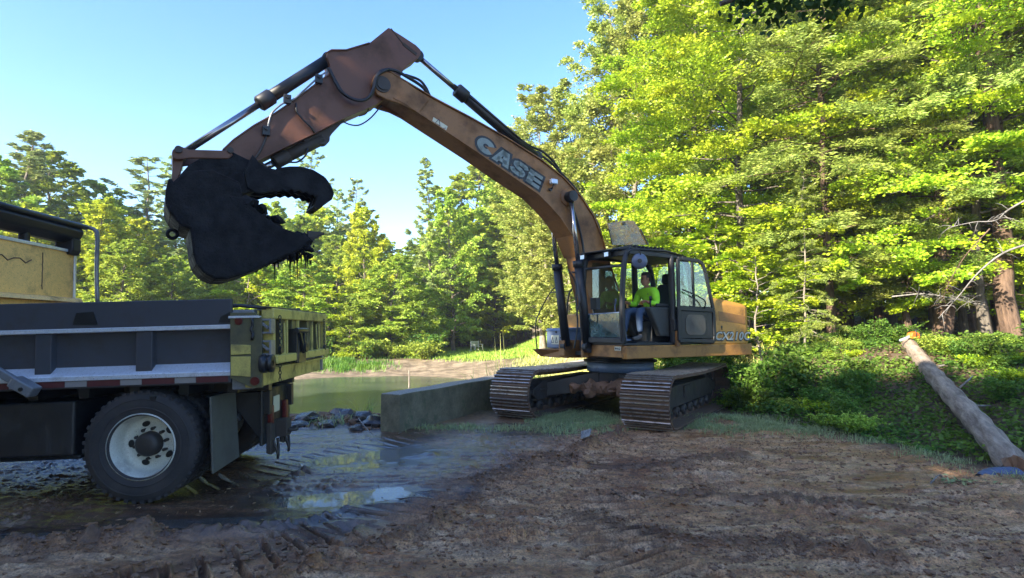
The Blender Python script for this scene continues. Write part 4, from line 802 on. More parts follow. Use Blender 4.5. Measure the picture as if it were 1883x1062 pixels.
# --- tracks
def track(side):
    cy = side*1.25; hw = .40; Lh = 1.78; R0 = .40; zc = .455
    mats = [M['trackmud'], M['worn']]
    per = [];  n = 49; pts = []
    def pos(s):
        top = 2*Lh; arc = math.pi*R0; tot = 2*top+2*arc; s = s % tot
        if s < top: return (-Lh+s, zc+R0-.035*math.sin(math.pi*s/top), 0)
        s -= top
        if s < arc: q = s/R0; return (Lh+R0*math.sin(q), zc+R0*math.cos(q), q)
        s -= arc
        if s < top: return (Lh-s, zc-R0, math.pi)
        s -= top; q = s/R0; return (-Lh-R0*math.sin(q), zc-R0*math.cos(q), math.pi+q)
    tot = 4*Lh+2*math.pi*R0; mb = MB(); rn = random.Random(int(side+3))
    for i in range(n):
        x, z, q = pos(tot*i/n); mb.M = UC @ Matrix.Translation((x, cy, z)) @ Matrix.Rotation(q, 4, 'Y') @ Matrix.Rotation(rn.uniform(-.012, .012), 4, 'Y'); p = tot/n*.49
        mb.mi = 0; mb.box(-p, p, -hw, hw, -.012, .012)
        for k_, hgt in ((-.82, .046), (-.15, .042), (.52, .042)):
            mb.mi = 0; mb.box(p*k_-.011, p*k_+.011, -hw+.004, hw-.004, .011, .011+hgt*.6, .002)
            mb.mi = 1; mb.box(p*k_-.011, p*k_+.011, -hw+.006, hw-.006, .011+hgt*.6, .011+hgt, .003)
        mb.mi = 0; mb.box(-p*.9, p*.9, -.10, -.05, -.09, -.012); mb.box(-p*.9, p*.9, .05, .10, -.09, -.012)
    t = mb.build('track', mats, ex)
    def sub(name, f, mat, bev=0): mb = MB(); mb.M = UC; f(mb); o = mb.build(name, mat, t, bev); return o
    sub('track_frame', lambda m: (m.prism([(-1.55, .30), (1.45, .30), (1.62, .40), (1.60, .52), (1.2, .66), (-1.2, .66), (-1.6, .56), (-1.65, .40)], cy-.17, cy+.17), m.box(-1.35, 1.35, cy-side*.17-.02, cy-side*.17+.02, .46, .50)), M['mudsteel'], .012)
    for xx, nm, rr_ in ((Lh, 'idler_wheel', .33), (-Lh, 'drive_sprocket', .34)):
        sub(nm, lambda m: (m.lathe([(.03, -.09), (rr_*.55, -.09), (rr_*.6, -.05), (rr_*.92, -.06), (rr_, -.05), (rr_, .05), (rr_*.92, .06), (rr_*.6, .05), (rr_*.55, .09), (.03, .09)], (xx, cy, zc), 'y', 30), m.cyl((xx, cy, zc), .12, -.15, .15, 'y', 18)), M['mudsteel'])
    for i in range(7): sub('track_roller', lambda m: m.lathe([(.02, -.15), (.09, -.15), (.095, -.06), (.07, -.05), (.07, .05), (.095, .06), (.09, .15), (.02, .15)], (-1.3+i*.43, cy, .19), 'y', 18), M['mudsteel'])
    sub('side_cover', lambda m: m.prism([(1.35, .28), (1.95, .34), (2.0, .5), (1.9, .62), (1.35, .66)], cy+side*.175 if side > 0 else cy-.205, cy+.205 if side > 0 else cy-.175), M['mudsteel'], .01)
    sub('side_cover', lambda m: m.prism([(.2, .42), (.6, .42), (.6, .62), (.2, .62)], cy+.175, cy+.20) if side > 0 else m.prism([(.2, .42), (.6, .42), (.6, .62), (.2, .62)], cy-.20, cy-.175), M['mudsteel'], .005)
track(1); track(-1)
mb = MB(); mb.M = UC
mb.cyl((0, 0, 0), .62, .50, .86, 'z', 40)
for sx in (-1, 1):
    for sy in (-1, 1):
        mb.hexa([(sx*.15, sy*.35, .46), (sx*.60, sy*.20, .46), (sx*1.10, sy*1.10, .34), (sx*.60, sy*1.10, .34), (sx*.15, sy*.35, .80), (sx*.60, sy*.20, .80), (sx*1.10, sy*1.10, .60), (sx*.60, sy*1.10, .60)])
mb.box(-.62, .62, -.55, .55, .42, .52); mb.build('car_body', M['mudsteel'], ex, .012)
mb = MB(); mb.lathe([(.50, .80), (.66, .80), (.66, .985), (.60, .985), (.50, .985)], (0, 0, 0), 'z', 48); sr = mb.build('slew_ring', M['bluegrey'], ex)
mb = MB(); mb.lathe([(.4, .985), (.72, .985), (.72, 1.03), (.66, 1.035), (.66, 1.07), (.75, 1.075), (.75, 1.12), (.4, 1.12)], (0, 0, 0), 'z', 48); mb.build('bearing_housing', M['dark'], ex)
me = rocks('mud', [(x_+random.Random(i).uniform(-.1, .1), y_, .50, .11+.06*random.Random(i+9).random()) for i, (x_, y_) in enumerate([(.75, -.6+.16*j) for j in range(9)] + [(.72, -.5+.2*j) for j in range(7)])], [M['clod']], 8, .9, 2); o = link('caked_mud', me); o.parent = ex; o.data.transform(UC)
# --- upper structure deck
mb = MB(); mb.plate([(1.06, .17), (1.03, 1.20), (.98, 1.25), (-2.3, 1.25), (-2.56, .95), (-2.62, 0), (-2.56, -.95), (-2.3, -1.25), (.55, -1.25), (.62, -.26), (.95, -.24), (.95, .15)], 1.125, 1.20); mb.build('deck', M['dark'], ex, .008)
mb = MB(); mb.plate([(1.065, .17), (1.035, 1.17), (1.0, 1.175), (1.0, .17)], 1.13, 1.345); mb.build('front_skirt', M['skirt'], ex, .012)
mb = MB(); mb.plate([(1.036, 1.18), (1.0, 1.262), (-2.46, 1.262), (-2.46, 1.19), (.9, 1.19)], 1.11, 1.325); sk = mb.build('side_skirt', M['skirt'], ex, .012)
mb = MB(); mb.box(-2.46, 1.0, 1.185, 1.255, 1.326, 1.338); mb.build('trim_rail', M['orange'], sk)
# decals on the skirt
lp = MB(); lp.box(0, .001, 0, .001, 0, .001)
for (x0, txt, wdt) in ((.235, 'RC-470', .15), (1.0, 'W-9-52', .155)):
    f = lambda y_: 1.0655-.03*(y_-.17)
    mb = MB(); mb.hexa([(f(x0)+.001, x0, 1.255), (f(x0+wdt)+.001, x0+wdt, 1.255), (f(x0+wdt)+.001, x0+wdt, 1.325), (f(x0)+.001, x0, 1.325), (f(x0)+.004, x0, 1.255), (f(x0+wdt)+.004, x0+wdt, 1.255), (f(x0+wdt)+.004, x0+wdt, 1.325), (f(x0)+.004, x0, 1.325)]); dc = mb.build('decal', M['label'], ex)
    text_obj('lettering', txt, M['ink'], dc, (f(x0)+.006, x0+.012, 1.265), (-.03, 1, 0), (0, 0, 1), wdt-.024, .048, off=.01)
# --- house / counterweight
def hull(P, z0, z1, name, mat, bev=.02): mb = MB(); mb.plate(P, z0, z1); return mb.build(name, mat, ex, bev)
cw = MB()
arc = [(-2.0-.60*math.cos(q)*1.0, 1.25*math.sin(q)) for q in [R_(90-d) for d in range(0, 181, 12)]]
arcP = [(-1.27, 1.25)] + [(-2.12-.50*abs(math.cos(q))**.55, 1.25*math.copysign(abs(math.sin(q))**.5, math.sin(q))) for q in [R_(90-d) for d in range(0, 181, 9)]] + [(-1.27, -1.25)]
n = len(arcP); cw.add([(x, y, 1.335) for x, y in arcP]+[(x, y, 1.95) for x, y in arcP]+[(x*.999, y*.999, 2.17-(-x-1.27)*.08) for x, y in arcP]+[(x*.98, y*.96, 2.27-(-x-1.27)*.11) for x, y in arcP],
    [tuple(range(n-1, -1, -1)), tuple(range(3*n, 4*n))]+[(k_*n+i, k_*n+(i+1) % n, (k_+1)*n+(i+1) % n, (k_+1)*n+i) for k_ in range(3) for i in range(n)], True)
cwo = cw.build('counterweight', M['orange'], ex, 0); cwo.data.polygons.foreach_set('use_smooth', [False]*len(cwo.data.polygons)); 
bv = cwo.modifiers.new('bevel', 'BEVEL'); bv.width = .03; bv.segments = 3; bv.limit_method = 'ANGLE'; bv.angle_limit = R_(25)
mb = MB(); mb.prism([(-1.45, 1.99), (-1.47, 1.80), (-2.28, 1.73), (-2.28, 1.90)], 1.246, 1.2535); mb.build('vent_panel', M['orange_dirty'], cwo, .004)
mb = MB(); mb.box(-1.285, -1.275, 1.243, 1.254, 1.345, 2.0); mb.box(-2.42, -2.412, 1.243, 1.2535, 1.345, 1.86); mb.build('panel_seam', M['black'], cwo)
mb = MB(); mb.box(-1.56, -1.52, 1.25, 1.258, 1.66, 1.70); mb.box(-1.55, -1.535, 1.25, 1.26, 1.62, 1.66); mb.build('door_latch', M['black'], cwo)
text_obj('model_lettering', 'CX210C', M['black'], cwo, (-1.32, 1.2585, 1.395), (-1, 0, -.005), (0, 0, 1), 1.12, .20, off=.06, ext=.001, shear=.25, spacing=1.08)
text_obj('model_lettering', 'CX210C', M['decal_light'], cwo, (-1.345, 1.2605, 1.418), (-1, 0, -.005), (0, 0, 1), 1.08, .165, off=.022, ext=.0015, shear=.25, spacing=1.08)
mb = MB(); mb.hexa([(-.95, -.4, 2.02), (-.95, 1.02, 2.02), (-2.2, 1.0, 1.97), (-2.2, -1.0, 1.97), (-.95, -.2, 2.24), (-1.0, .9, 2.24), (-1.9, .85, 2.19), (-1.9, -.8, 2.19)]); hd = mb.build('engine_hood', M['satin'], ex, .03)
mb = MB(); [mb.box(-1.84+i*.07, -1.80+i*.07, 1.0, 1.025, 2.05, 2.17) for i in range(9)]; mb.build('hood_louvre', M['dark'], hd)
mb = MB(); mb.tube([(-1.5, -.6, 2.1), (-1.5, -.6, 2.55), (-1.62, -.6, 2.66)], .055, 12); mb.build('exhaust', M['dark'], ex)
mb = MB(); mb.box(-1.27, .0, -1.25, -.32, 1.2, 2.05); mb.box(.0, .42, -1.25, -.40, 1.2, 1.95); mb.build('tank_housing', M['orange'], ex, .03)
mb = MB(); mb.box(-1.27, -.2, .24, .5, 1.2, 2.0); mb.box(-1.3, -1.0, .25, 1.22, 1.34, 2.1); mb.build('bulkhead', M['satin'], ex, .01)
mb = MB(); mb.tube(spline([(.35, -1.2, 1.2), (.40, -1.2, 2.1), (.2, -1.2, 2.55), (-.6, -1.2, 2.6), (-.8, -1.2, 2.05)]), .018, 8); mb.build('handrail', M['dark'], ex)
mb = MB(); mb.box(-.75, -.15, -1.15, -.6, 2.05, 2.42, .05, .05); mb.build('stand_in_orange_box', plain('bright_orange', (.80, .38, .05), .5), ex, .04)  # invented box standing in for unidentified sunlit orange behind the cab windows
# right hand platform with the tool box
mb = MB(); mb.hexa([(.62, -1.18, 1.07), (1.16, -1.12, 1.07), (1.16, -.27, 1.07), (.62, -.27, 1.07), (.55, -1.2, 1.25), (1.32, -1.2, 1.22), (1.16, -.27, 1.25), (.62, -.27, 1.25)]); mb.build('step_platform', M['orange_dirty'], ex, .012)
mb = MB(); mb.box(.60, 1.11, -.98, -.31, 1.25, 1.60); tb = mb.build('tool_box', M['bluegrey'], ex, .02)
mb = MB(); mb.hexa([(.58, -1.0, 1.60), (1.13, -1.0, 1.60), (1.13, -.29, 1.60), (.58, -.29, 1.60), (.58, -1.0, 1.67), (1.08, -1.0, 1.65), (1.08, -.29, 1.65), (.58, -.29, 1.67)]); mb.build('lid', M['bluegrey'], tb, .012)
mb = MB(); [mb.box(1.11, 1.116, -.52, -.39, 1.33+i*.06, 1.355+i*.06) for i in range(3)]; mb.build('vent_slot', M['black'], tb)
mb = MB(); mb.box(1.112, 1.116, -.80, -.55, 1.33, 1.51); lb = mb.build('label_plate', M['label'], tb)
mb = MB()
for yy in (-.76, -.63): mb.bar((1.118, yy-.035, 1.36), (1.118, yy, 1.48), .004, .012); mb.bar((1.118, yy+.035, 1.36), (1.118, yy, 1.48), .004, .012); mb.bar((1.118, yy-.035, 1.36), (1.118, yy+.035, 1.36), .004, .012)
mb.build('warning_mark', M['ink'], lb)
mb = MB(); mb.cyl((1.11, -.64, 1.575), .018, 0, .02, 'x', 14); mb.build('lock', M['black'], tb)
mb = MB(); mb.tube(spline([(1.22, -1.16, 1.2), (1.26, -1.16, 1.7), (1.15, -1.16, 2.0), (.85, -1.14, 2.45), (.60, -1.1, 2.6)]), .013, 8); mb.tube([(.9, -1.14, 2.4), (.9, -.4, 2.4)], .012, 6); mb.build('grab_rail', M['dark'], ex)
# --- cab
cab = MB(); cab.plate([(1.10, .22), (1.02, 1.22), (-.74, 1.25), (-.74, .22)], 1.345, 1.385); cab = cab.build('cab_floor', M['satin'], ex, .008)
cabE = MB()
def pill(P, r): cabE.tube(spline(P, 4), r, 8)
FL, FR = [(1.13, .25, 1.40), (1.16, .25, 2.0), (1.10, .25, 2.75), (1.03, .25, 3.0)], [(1.02, 1.20, 1.40), (1.05, 1.21, 2.0), (.99, 1.21, 2.75), (.90, 1.20, 3.0)]
def profile_post(P, w, h, mb): mb.tube(P, w*.62, 10)
mb = MB()
for P in (FL, FR): profile_post(spline(P, 4), .085, .09, mb)
mb.bar((1.12, .22, 1.43), (1.02, 1.24, 1.43), .09, .10); mb.bar((1.03, .22, 2.985), (.90, 1.24, 2.985), .09, .10); mb.bar((1.10, .25, 2.76), (.99, 1.21, 2.76), .05, .05)
for yy, xx in ((1.21, -.21), (.24, -.21)): profile_post(spline([(xx, yy, 1.38), (xx, yy, 2.2), (xx+.02, yy, 3.0)], 3), .10, .10, mb)
for yy in (1.20, .24): profile_post(spline([(-.72, yy, 1.38), (-.74, yy, 2.2), (-.66, yy, 2.80), (-.5, yy, 2.98)], 4), .09, .09, mb); mb.bar((.95, yy, 3.0), (-.5, yy, 2.99), .10, .09)
mb.bar((-.74, .2, 1.95), (-.74, 1.24, 1.95), .09, .09); mb.bar((-.5, .2, 2.99), (-.5, 1.24, 2.99), .09, .09)
mb.build('cab_frame', M['satin'], ex, .014)
mb = MB(); mb.hexa([(.97, .2, 3.02), (.88, 1.26, 3.02), (-.66, 1.25, 2.93), (-.66, .2, 2.93), (.9, .24, 3.10), (.80, 1.20, 3.10), (-.5, 1.2, 3.06), (-.5, .24, 3.06)]); rf = mb.build('cab_roof', M['satin'], ex, .025)
mb = MB(); mb.tube([(.85, 1.245, 3.05), (.0, 1.26, 3.075), (-.55, 1.25, 3.0)], .022, 8); mb.build('rain_gutter', M['satin'], rf)
mb = MB(); mb.hexa([(1.22, .12, 3.04), (1.08, 1.12, 3.04), (.75, 1.15, 3.07), (.75, .12, 3.07), (1.22, .12, 3.055), (1.08, 1.12, 3.055), (.75, 1.15, 3.14), (.75, .12, 3.14)]); vz = mb.build('sun_visor', M['dark'], ex, .006)
mb = MB(); [mb.bar((.68-.1*i, .4, 3.12), (.62-.1*i, 1.05, 3.15), .02, .05) for i in range(9)]; mb.box(-.35, .15, .35, 1.0, 3.08, 3.16, .05, .05); mb.build('roof_guard', M['dark'], ex, .004)
mb = MB(); P = [X(1119, 412, .75), X(1130, 409, .75), X(1165, 404, .75), X(1173, 405, .75), X(1182, 418, .75), X(1196, 448, .75), X(1128, 446, .75)]; mb.prism(P, .62, .64)
mb2 = MB(); Q = [X(1121, 409, .5), X(1160, 403.5, .5), X(1170, 405, .5), X(1181, 420, .5), X(1195, 449, .5), X(1130, 449, .5)]; mb2.prism(Q, .42, .435)
ht = mb2.build('roof_hatch', M['hatch'], ex); 
mb = MB(); mb.bar((Q[3][0], .45, Q[3][1]), (Q[4][0]+.0, .45, Q[4][1]), .02, .02); mb.bar((Q[0][0]-.03, .44, Q[0][1]-.1), (Q[5][0], .44, Q[5][1]), .012, .012); mb.cyl((Q[1][0]+.14, .44, Q[1][1]-.08), .03, -.02, .03, 'y', 12); mb.build('hatch_strut', M['black'], ht)
for (xx, yy) in ((1.12, .30), (1.02, .86)):
    mb = MB(); mb.box(xx, xx+.07, yy-.065, yy+.065, 2.93, 3.03); wl_ = mb.build('work_light', M['dark'], ex, .012); mb = MB(); mb.box(xx+.068, xx+.075, yy-.055, yy+.055, 2.94, 3.02); mb.build('lens', M['lamp'], wl_, .004)
# windows
mb = MB(); mb.hexa([(1.125, .30, 1.49), (1.05, 1.16, 1.49), (1.055, 1.16, 1.49), (1.13, .30, 1.49), (1.155, .30, 1.90), (1.055, 1.16, 1.92), (1.06, 1.16, 1.92), (1.16, .30, 1.90)]); mb.build('lower_windscreen', M['dirtyglass'], ex)
mb = MB(); mb.bar((1.15, .29, 1.905), (1.055, 1.17, 1.925), .02, .02); mb.build('windscreen_edge', M['bluegrey'], ex)
mb = MB(); mb.box(-.735, -.73, .29, 1.16, 2.0, 2.90); mb.build('rear_window', M['glass'], ex)
mb = MB(); mb.box(-.66, .9, .238, .243, 1.5, 2.9); mb.build('side_window', M['glass'], ex)
mb = MB(); mb.box(-.66, -.27, 1.205, 1.21, 2.0, 2.9); mb.build('side_window', M['glass'], ex)
mb = MB(); mb.box(-.70, -.26, 1.19, 1.215, 1.385, 1.99); mb.box(-.66, .92, .232, .25, 1.385, 1.5); mb.build('cab_side_panel', M['satin'], ex, .006)
# door swung back against the cab side
def rrect(x0, x1, z0, z1, r, n=5):
    P = []
    for cx_, cz_, a0 in ((x1-r, z1-r, 0), (x0+r, z1-r, 90), (x0+r, z0+r, 180), (x1-r, z0+r, 270)): P += [(cx_+r*math.cos(R_(a0+i*90/n)), cz_+r*math.sin(R_(a0+i*90/n))) for i in range(n+1)]
    return P
dr_ = [(-.24, 1.42), (-.24, 2.93), (-.34, 2.95), (-.80, 2.93), (-.92, 2.88), (-1.0, 2.72), (-1.20, 2.0), (-1.22, 1.5), (-1.20, 1.40)]
mb = MB(); C = [(p[0], 1.335, p[1]) for p in dr_]; [mb.bar(p, q, .075, .04, (0, 1, 0)) for p, q in zip(C, C[1:]+C[:1])]; mb.bar((-.24, 1.335, 2.02), (-1.19, 1.335, 2.0), .09, .04, (0, 1, 0)); mb.bar((-.62, 1.335, 2.93), (-.66, 1.335, 2.02), .06, .03, (0, 1, 0)); dd = mb.build('cab_door', M['satin'], ex, .012, 'black cab door swung fully open against the side')
mb = MB(); mb.prism([(-.28, 2.07), (-.28, 2.89), (-.60, 2.89), (-.62, 2.07)], 1.332, 1.336); mb.prism([(-.68, 2.06), (-.68, 2.89), (-.80, 2.88), (-.94, 2.74), (-1.13, 2.06)], 1.332, 1.336); mb.build('door_glass', M['glass'], dd)
mb = MB(); mb.prism([(-.29, 1.46), (-.29, 1.97), (-1.15, 1.95), (-1.17, 1.46)], 1.325, 1.34); mb.build('lower_panel', M['satin'], dd, .006)
mb = MB(); mb.prism(rrect(-.95, -.40, 1.52, 1.90, .12), 1.34, 1.352); mb.build('mud_smeared_pane', M['pad'], dd, .004)
mb = MB(); mb.tube(spline([(-.27, 1.40, 2.36), (-.60, 1.42, 2.27), (-.86, 1.42, 2.16), (-.90, 1.37, 2.02)]), .013, 8); mb.build('grab_handle', M['black'], dd)
mb = MB(); mb.box(-.30, -.20, 1.25, 1.31, 1.32, 1.60, 0, 0); mb.build('door_catch', M['orange_dirty'], ex, .01)
mb = MB(); mb.box(-.33, -.15, 1.25, 1.30, 1.60, 1.82); mb.build('latch_block', M['dark'], ex, .015)
# round mirror on its bracket
mb = MB(); mb.tube(spline([(.93, 1.26, 2.93), (.96, 1.34, 3.0), (.88, 1.40, 3.02), (.80, 1.42, 2.98), (.80, 1.42, 2.86)]), .012, 8); mi_ = mb.build('mirror_arm', M['dark'], ex)
mb = MB(); mb.M = Matrix.Translation((.80, 1.40, 2.82)) @ Matrix.Rotation(R_(-40), 4, 'Z'); mb.lathe([(.001, .045), (.05, .042), (.10, .028), (.135, 0), (.14, -.012), (.001, -.014)], (0, 0, 0), 'y', 32); mb.build('mirror', M['mirrorback'], mi_)
mb = MB(); mb.M = Matrix.Translation((.80, 1.40, 2.82)) @ Matrix.Rotation(R_(-40), 4, 'Z'); mb.cyl((0, 0, 0), .038, .03, .065, 'y', 16); mb.build('mirror_boss', M['black'], mi_)
# seat, consoles, levers
mb = MB(); mb.box(-.42, .10, .48, 1.0, 1.80, 1.92, .02, .02); mb.build('seat_cushion', M['seat'], ex, .04)
mb = MB(); mb.hexa([(-.48, .50, 1.88), (-.36, .50, 1.88), (-.36, .98, 1.88), (-.48, .98, 1.88), (-.62, .53, 2.52), (-.53, .53, 2.52), (-.53, .95, 2.52), (-.62, .95, 2.52)]); mb.build('seat_backrest', M['seat'], ex, .045)
mb = MB(); mb.box(-.62, -.54, .62, .86, 2.52, 2.72, .01, .01); mb.build('head_rest', M['seat'], ex, .03)
mb = MB(); mb.box(-.38, .06, .54, .94, 1.385, 1.80, .05, .03); mb.build('seat_base', M['dark'], ex, .02)
for yy in (1.06, .40): mb = MB(); mb.prism([(-.40, 1.50), (.02, 1.50), (.12, 1.70), (.28, 1.98), (.30, 2.04), (-.38, 2.04)], yy-.07, yy+.07); cs = mb.build('side_console', M['panel'], ex, .03); mb = MB(); mb.box(-.40, .10, yy-.05, yy+.05, 2.05, 2.11); mb.build('armrest', M['seat'], cs, .02); mb = MB(); mb.tube([(.20, yy, 2.02), (.21, yy, 2.12), (.20, yy, 2.18)], [.016, .016, .022], 10); mb.tube([(.20, yy, 2.17), (.21, yy, 2.24)], [.026, .022], 10); mb.build('joystick', M['black'], cs)
for yy in (.62, .80): mb = MB(); mb.tube(spline([(.55, yy, 1.39), (.62, yy, 1.7), (.68, yy, 2.02), (.66, yy, 2.14)]), .011, 8); mb.tube([(.66, yy, 2.10), (.655, yy, 2.2)], .018, 8); mb.box(.50, .74, yy-.05, yy+.05, 1.42, 1.45); mb.build('travel_lever', M['bluegrey'], ex)
mb = MB(); mb.tube([(.95, .34, 1.7), (.95, .34, 2.02)], .02, 8); mb.box(.88, .98, .27, .44, 2.0, 2.22); mb.build('monitor', M['panel'], ex, .015)
mb = MB(); mb.box(.1, .6, .5, 1.1, 1.386, 1.40); [mb.box(.12+.05*i, .14+.05*i, .5, 1.1, 1.40, 1.408) for i in range(9)]; mb.build('floor_mat', M['rubber'], ex)

# --- boom (photo sight lines met with the plane of its left side plate)
bw = .22
up = [(703, 131), (712, 129), (737, 145), (798, 181), (866, 217), (930, 253), (995, 294), (1036, 327), (1068, 362), (1091, 398), (1106, 436), (1119, 481), (1137, 535), (1146, 585), (1142, 604), (1128, 612)]
lo = [(1104, 606), (1090, 570), (1076, 520), (1066, 470), (1050, 432), (1031, 402), (1010, 378), (988, 356), (930, 317), (873, 277), (787, 220), (745, 192), (722, 180), (705, 176), (690, 168), (684, 152), (690, 137)]
BP = [X(a, b, bw) for a, b in up+lo]
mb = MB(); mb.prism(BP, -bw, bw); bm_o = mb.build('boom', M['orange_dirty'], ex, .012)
U_ = [X(a, b, bw) for a, b in up[1:13]]; L_ = [X(a, b, bw) for a, b in lo[3:13]]
mb = MB()
for P in (U_, L_):
    for p, q in zip(P[:-1], P[1:]): mb.bar((p[0], 0, p[1]), (q[0], 0, q[1]), 2*bw+.07, .022, (q[1]-p[1], 0, p[0]-q[0]))
mb.build('boom_flange', M['orange_dirty'], bm_o, .004)
Mx = bw+.001
# CASE lettering
c0, c1 = X(873, 270, bw), X(990, 348, bw)        # lower left of C, lower right of E
t0 = X(891, 246, bw); xd = Vector((c1[0]-c0[0], 0, c1[1]-c0[1])); wdt = xd.length; yd = Vector((-xd.z, 0, xd.x)).normalized()
if yd.z < 0: yd = -yd
def on_face(P, off, ext, name, mat, parent):     # polygon list in lettering units -> plate on the boom side
    mb = MB()
    for poly in P: mb.prism([(o3.x+xd.normalized().x*u*HH+yd.x*v*HH, o3.z+xd.normalized().z*u*HH+yd.z*v*HH) for u, v in poly], off, off+ext)
    return mb.build(name, mat, parent)
HH = .262; o3 = Vector((c0[0], 0, c0[1]))+yd*.0
def ringseg(cx, cy, ro, ri, a0, a1, ax_=1., ay=1., n=18):
    A_ = [R_(a0+(a1-a0)*i/n) for i in range(n+1)]; return [[(cx+ro*ax_*math.cos(a), cy+ro*ay*math.sin(a)), (cx+ro*ax_*math.cos(b), cy+ro*ay*math.sin(b)), (cx+ri*ax_*math.cos(b), cy+ri*ay*math.sin(b)), (cx+ri*ax_*math.cos(a), cy+ri*ay*math.sin(a))] for a, b in zip(A_[:-1], A_[1:])]
def seglist(P, w):                                 # thick stroke
    out = []
    for (a, b), (c, d) in zip(P[:-1], P[1:]):
        ln = math.hypot(c-a, d-b); nx, ny = -(d-b)/ln*w/2, (c-a)/ln*w/2; ex_, ey_ = (c-a)/ln*w*.18, (d-b)/ln*w*.18
        out.append([(a+nx-ex_, b+ny-ey_), (a-nx-ex_, b-ny-ey_), (c-nx+ex_, d-ny+ey_), (c+nx+ex_, d+ny+ey_)])
    return out
def letters(g):                                    # g = extra outline width
    Lt = []
    Lt += ringseg(.50, .5, .5+g, .16-g*.8, 32, 328, 1.0, 1.0)
    W_ = .98
    Lt += [[(W_+.0-g, 0-g), (W_+.34+g, 0-g), (W_+.62+g*.6, 1+g), (W_+.38-g, 1+g)], [(W_+.66-g*.3, 0-g), (W_+1.02+g, 0-g), (W_+.82+g, 1+g), (W_+.46-g, 1+g)], [(W_+.22, .16-g), (W_+.85, .16-g), (W_+.80, .42+g), (W_+.28, .42+g)], [(W_+.40, .62), (W_+.78, .62), (W_+.74, 1+g), (W_+.42, 1+g)]]
    W_ = 2.06; S_ = [(W_+.86, .74), (W_+.80, .84), (W_+.62, .87), (W_+.36, .86), (W_+.22, .76), (W_+.22, .64), (W_+.34, .55), (W_+.64, .46), (W_+.76, .36), (W_+.74, .22), (W_+.60, .14), (W_+.36, .13), (W_+.18, .18), (W_+.10, .30)]
    Lt += seglist(S_, .27+2*g)
    W_ = 3.10; Lt += [[(W_-g, 0-g), (W_+.36+g, 0-g), (W_+.36+g, 1+g), (W_-g, 1+g)]]+[[(W_, z-g), (W_+.84+g, z-g), (W_+.84+g, z+.24+g), (W_, z+.24+g)] for z in (0, .38, .76)]
    return Lt
sc_u = wdt/(3.94*HH)
def strx(Ls): return [[(u*sc_u, v) for u, v in poly] for poly in Ls]
on_face(strx(letters(.14)), bw, .003, 'lettering_outline', M['black'], bm_o)
on_face(strx(letters(0)), bw+.002, .004, 'lettering', M['decal'], bm_o)
# warning sticker
p0, p1, p2, p3 = [X(a, b, bw) for a, b in ((797, 215), (823, 232), (819, 243), (794, 225))]
mb = MB(); mb.prism([p0, p1, p2, p3], bw, bw+.003); st = mb.build('warning_label', M['label'], bm_o)
q0, q1, q2 = [X(a, b, bw) for a, b in ((800, 226), (807, 219), (809, 231))]; q3, q4 = X(814, 236, bw), X(820, 235, bw)
mb = MB(); [mb.bar((a[0], bw+.005, a[1]), (b[0], bw+.005, b[1]), .010, .003, (0, 1, 0)) for a, b in ((q0, q1), (q1, q2), (q2, q0), (q3, q4))]; mb.build('pictogram', M['ink'], st)
# work lamp on the boom, pivot boss
c = X(1019, 334, bw+.1); mb = MB(); mb.box(c[0]-.075, c[0]+.075, bw+.05, bw+.13, c[1]-.045, c[1]+.055); wl_ = mb.build('boom_lamp', M['lamp'], bm_o, .02)
mb = MB(); mb.tube([(c[0]+.03, bw, c[1]-.12), (c[0]+.02, bw+.07, c[1]-.11), (c[0], bw+.08, c[1]-.04)], .014, 8); mb.cyl((c[0]+.03, bw, c[1]-.13), .03, 0, .05, 'y', 12); mb.build('lamp_bracket', M['black'], wl_)
c = X(1043, 363, bw); mb = MB(); mb.lathe([(.17, 0), (.165, .02), (.13, .03), (.09, .03), (.085, .16), (.001, .16)], (c[0], bw, c[1]), 'y', 28); mb.build('boom_cylinder_boss', M['orange_dirty'], bm_o)
# boom cylinders (both sides)
foot = X(1052, 640, .40)
for sd in (1, -1):
    yb = sd*(bw+.11); t_ = Vector((c[0], yb, c[1])); f_ = Vector((1.10, yb, 1.30)); u_ = (t_-f_).normalized(); ln = (t_-f_).length
    mb = MB(); mb.tube([f_, f_+u_*1.55], .085, 20); mb.tube([f_+u_*1.5, f_+u_*1.62], .105, 20); mb.cyl(tuple(f_), .11, -.06, .06, 'y', 20); bc = mb.build('boom_cylinder', M['satin'], ex)
    mb = MB(); mb.tube([f_+u_*1.6, t_-u_*.08], .045, 16); mb.build('piston_rod', M['chrome'], bc); mb = MB(); mb.cyl(tuple(t_), .10, -.07, .09, 'y', 22); mb.build('rod_eye', M['dark'], bc)
for y0, y1 in ((-.45, -.27), (.24, .30)): mb = MB(); mb.box(.80, 1.20, y0, y1, 1.1, 1.42); mb.build('cylinder_bracket', M['orange_dirty'], ex, .02)
# --- arm (stick)
aw = .155
arm = [(715, 50), (739, 65), (765, 82), (774, 91), (774, 99), (768, 108), (752, 118), (742, 128), (735, 145), (722, 165), (706, 183), (694, 190), (653, 208), (627, 219), (578, 245), (520, 272), (472, 296), (458, 304), (444, 303), (430, 292), (410, 275), (429, 257), (466, 231), (498, 213), (544, 182), (578, 156), (604, 137), (607, 118), (601, 104), (602, 96), (609, 92), (636, 92), (679, 79)]
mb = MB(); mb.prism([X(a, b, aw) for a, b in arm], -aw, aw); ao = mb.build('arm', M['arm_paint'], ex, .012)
Pn = [X(a, b, aw) for a, b in arm]
for seg in (range(11, 17), range(20, 27), range(29, 33)):
    seg = list(seg); mb = MB()
    for i, j in zip(seg[:-1], seg[1:]): p, q = Pn[i], Pn[j]; mb.bar((p[0], 0, p[1]), (q[0], 0, q[1]), 2*aw+.05, .018, (q[1]-p[1], 0, p[0]-q[0]))
    mb.build('arm_flange', M['arm_paint'], ao, .003)
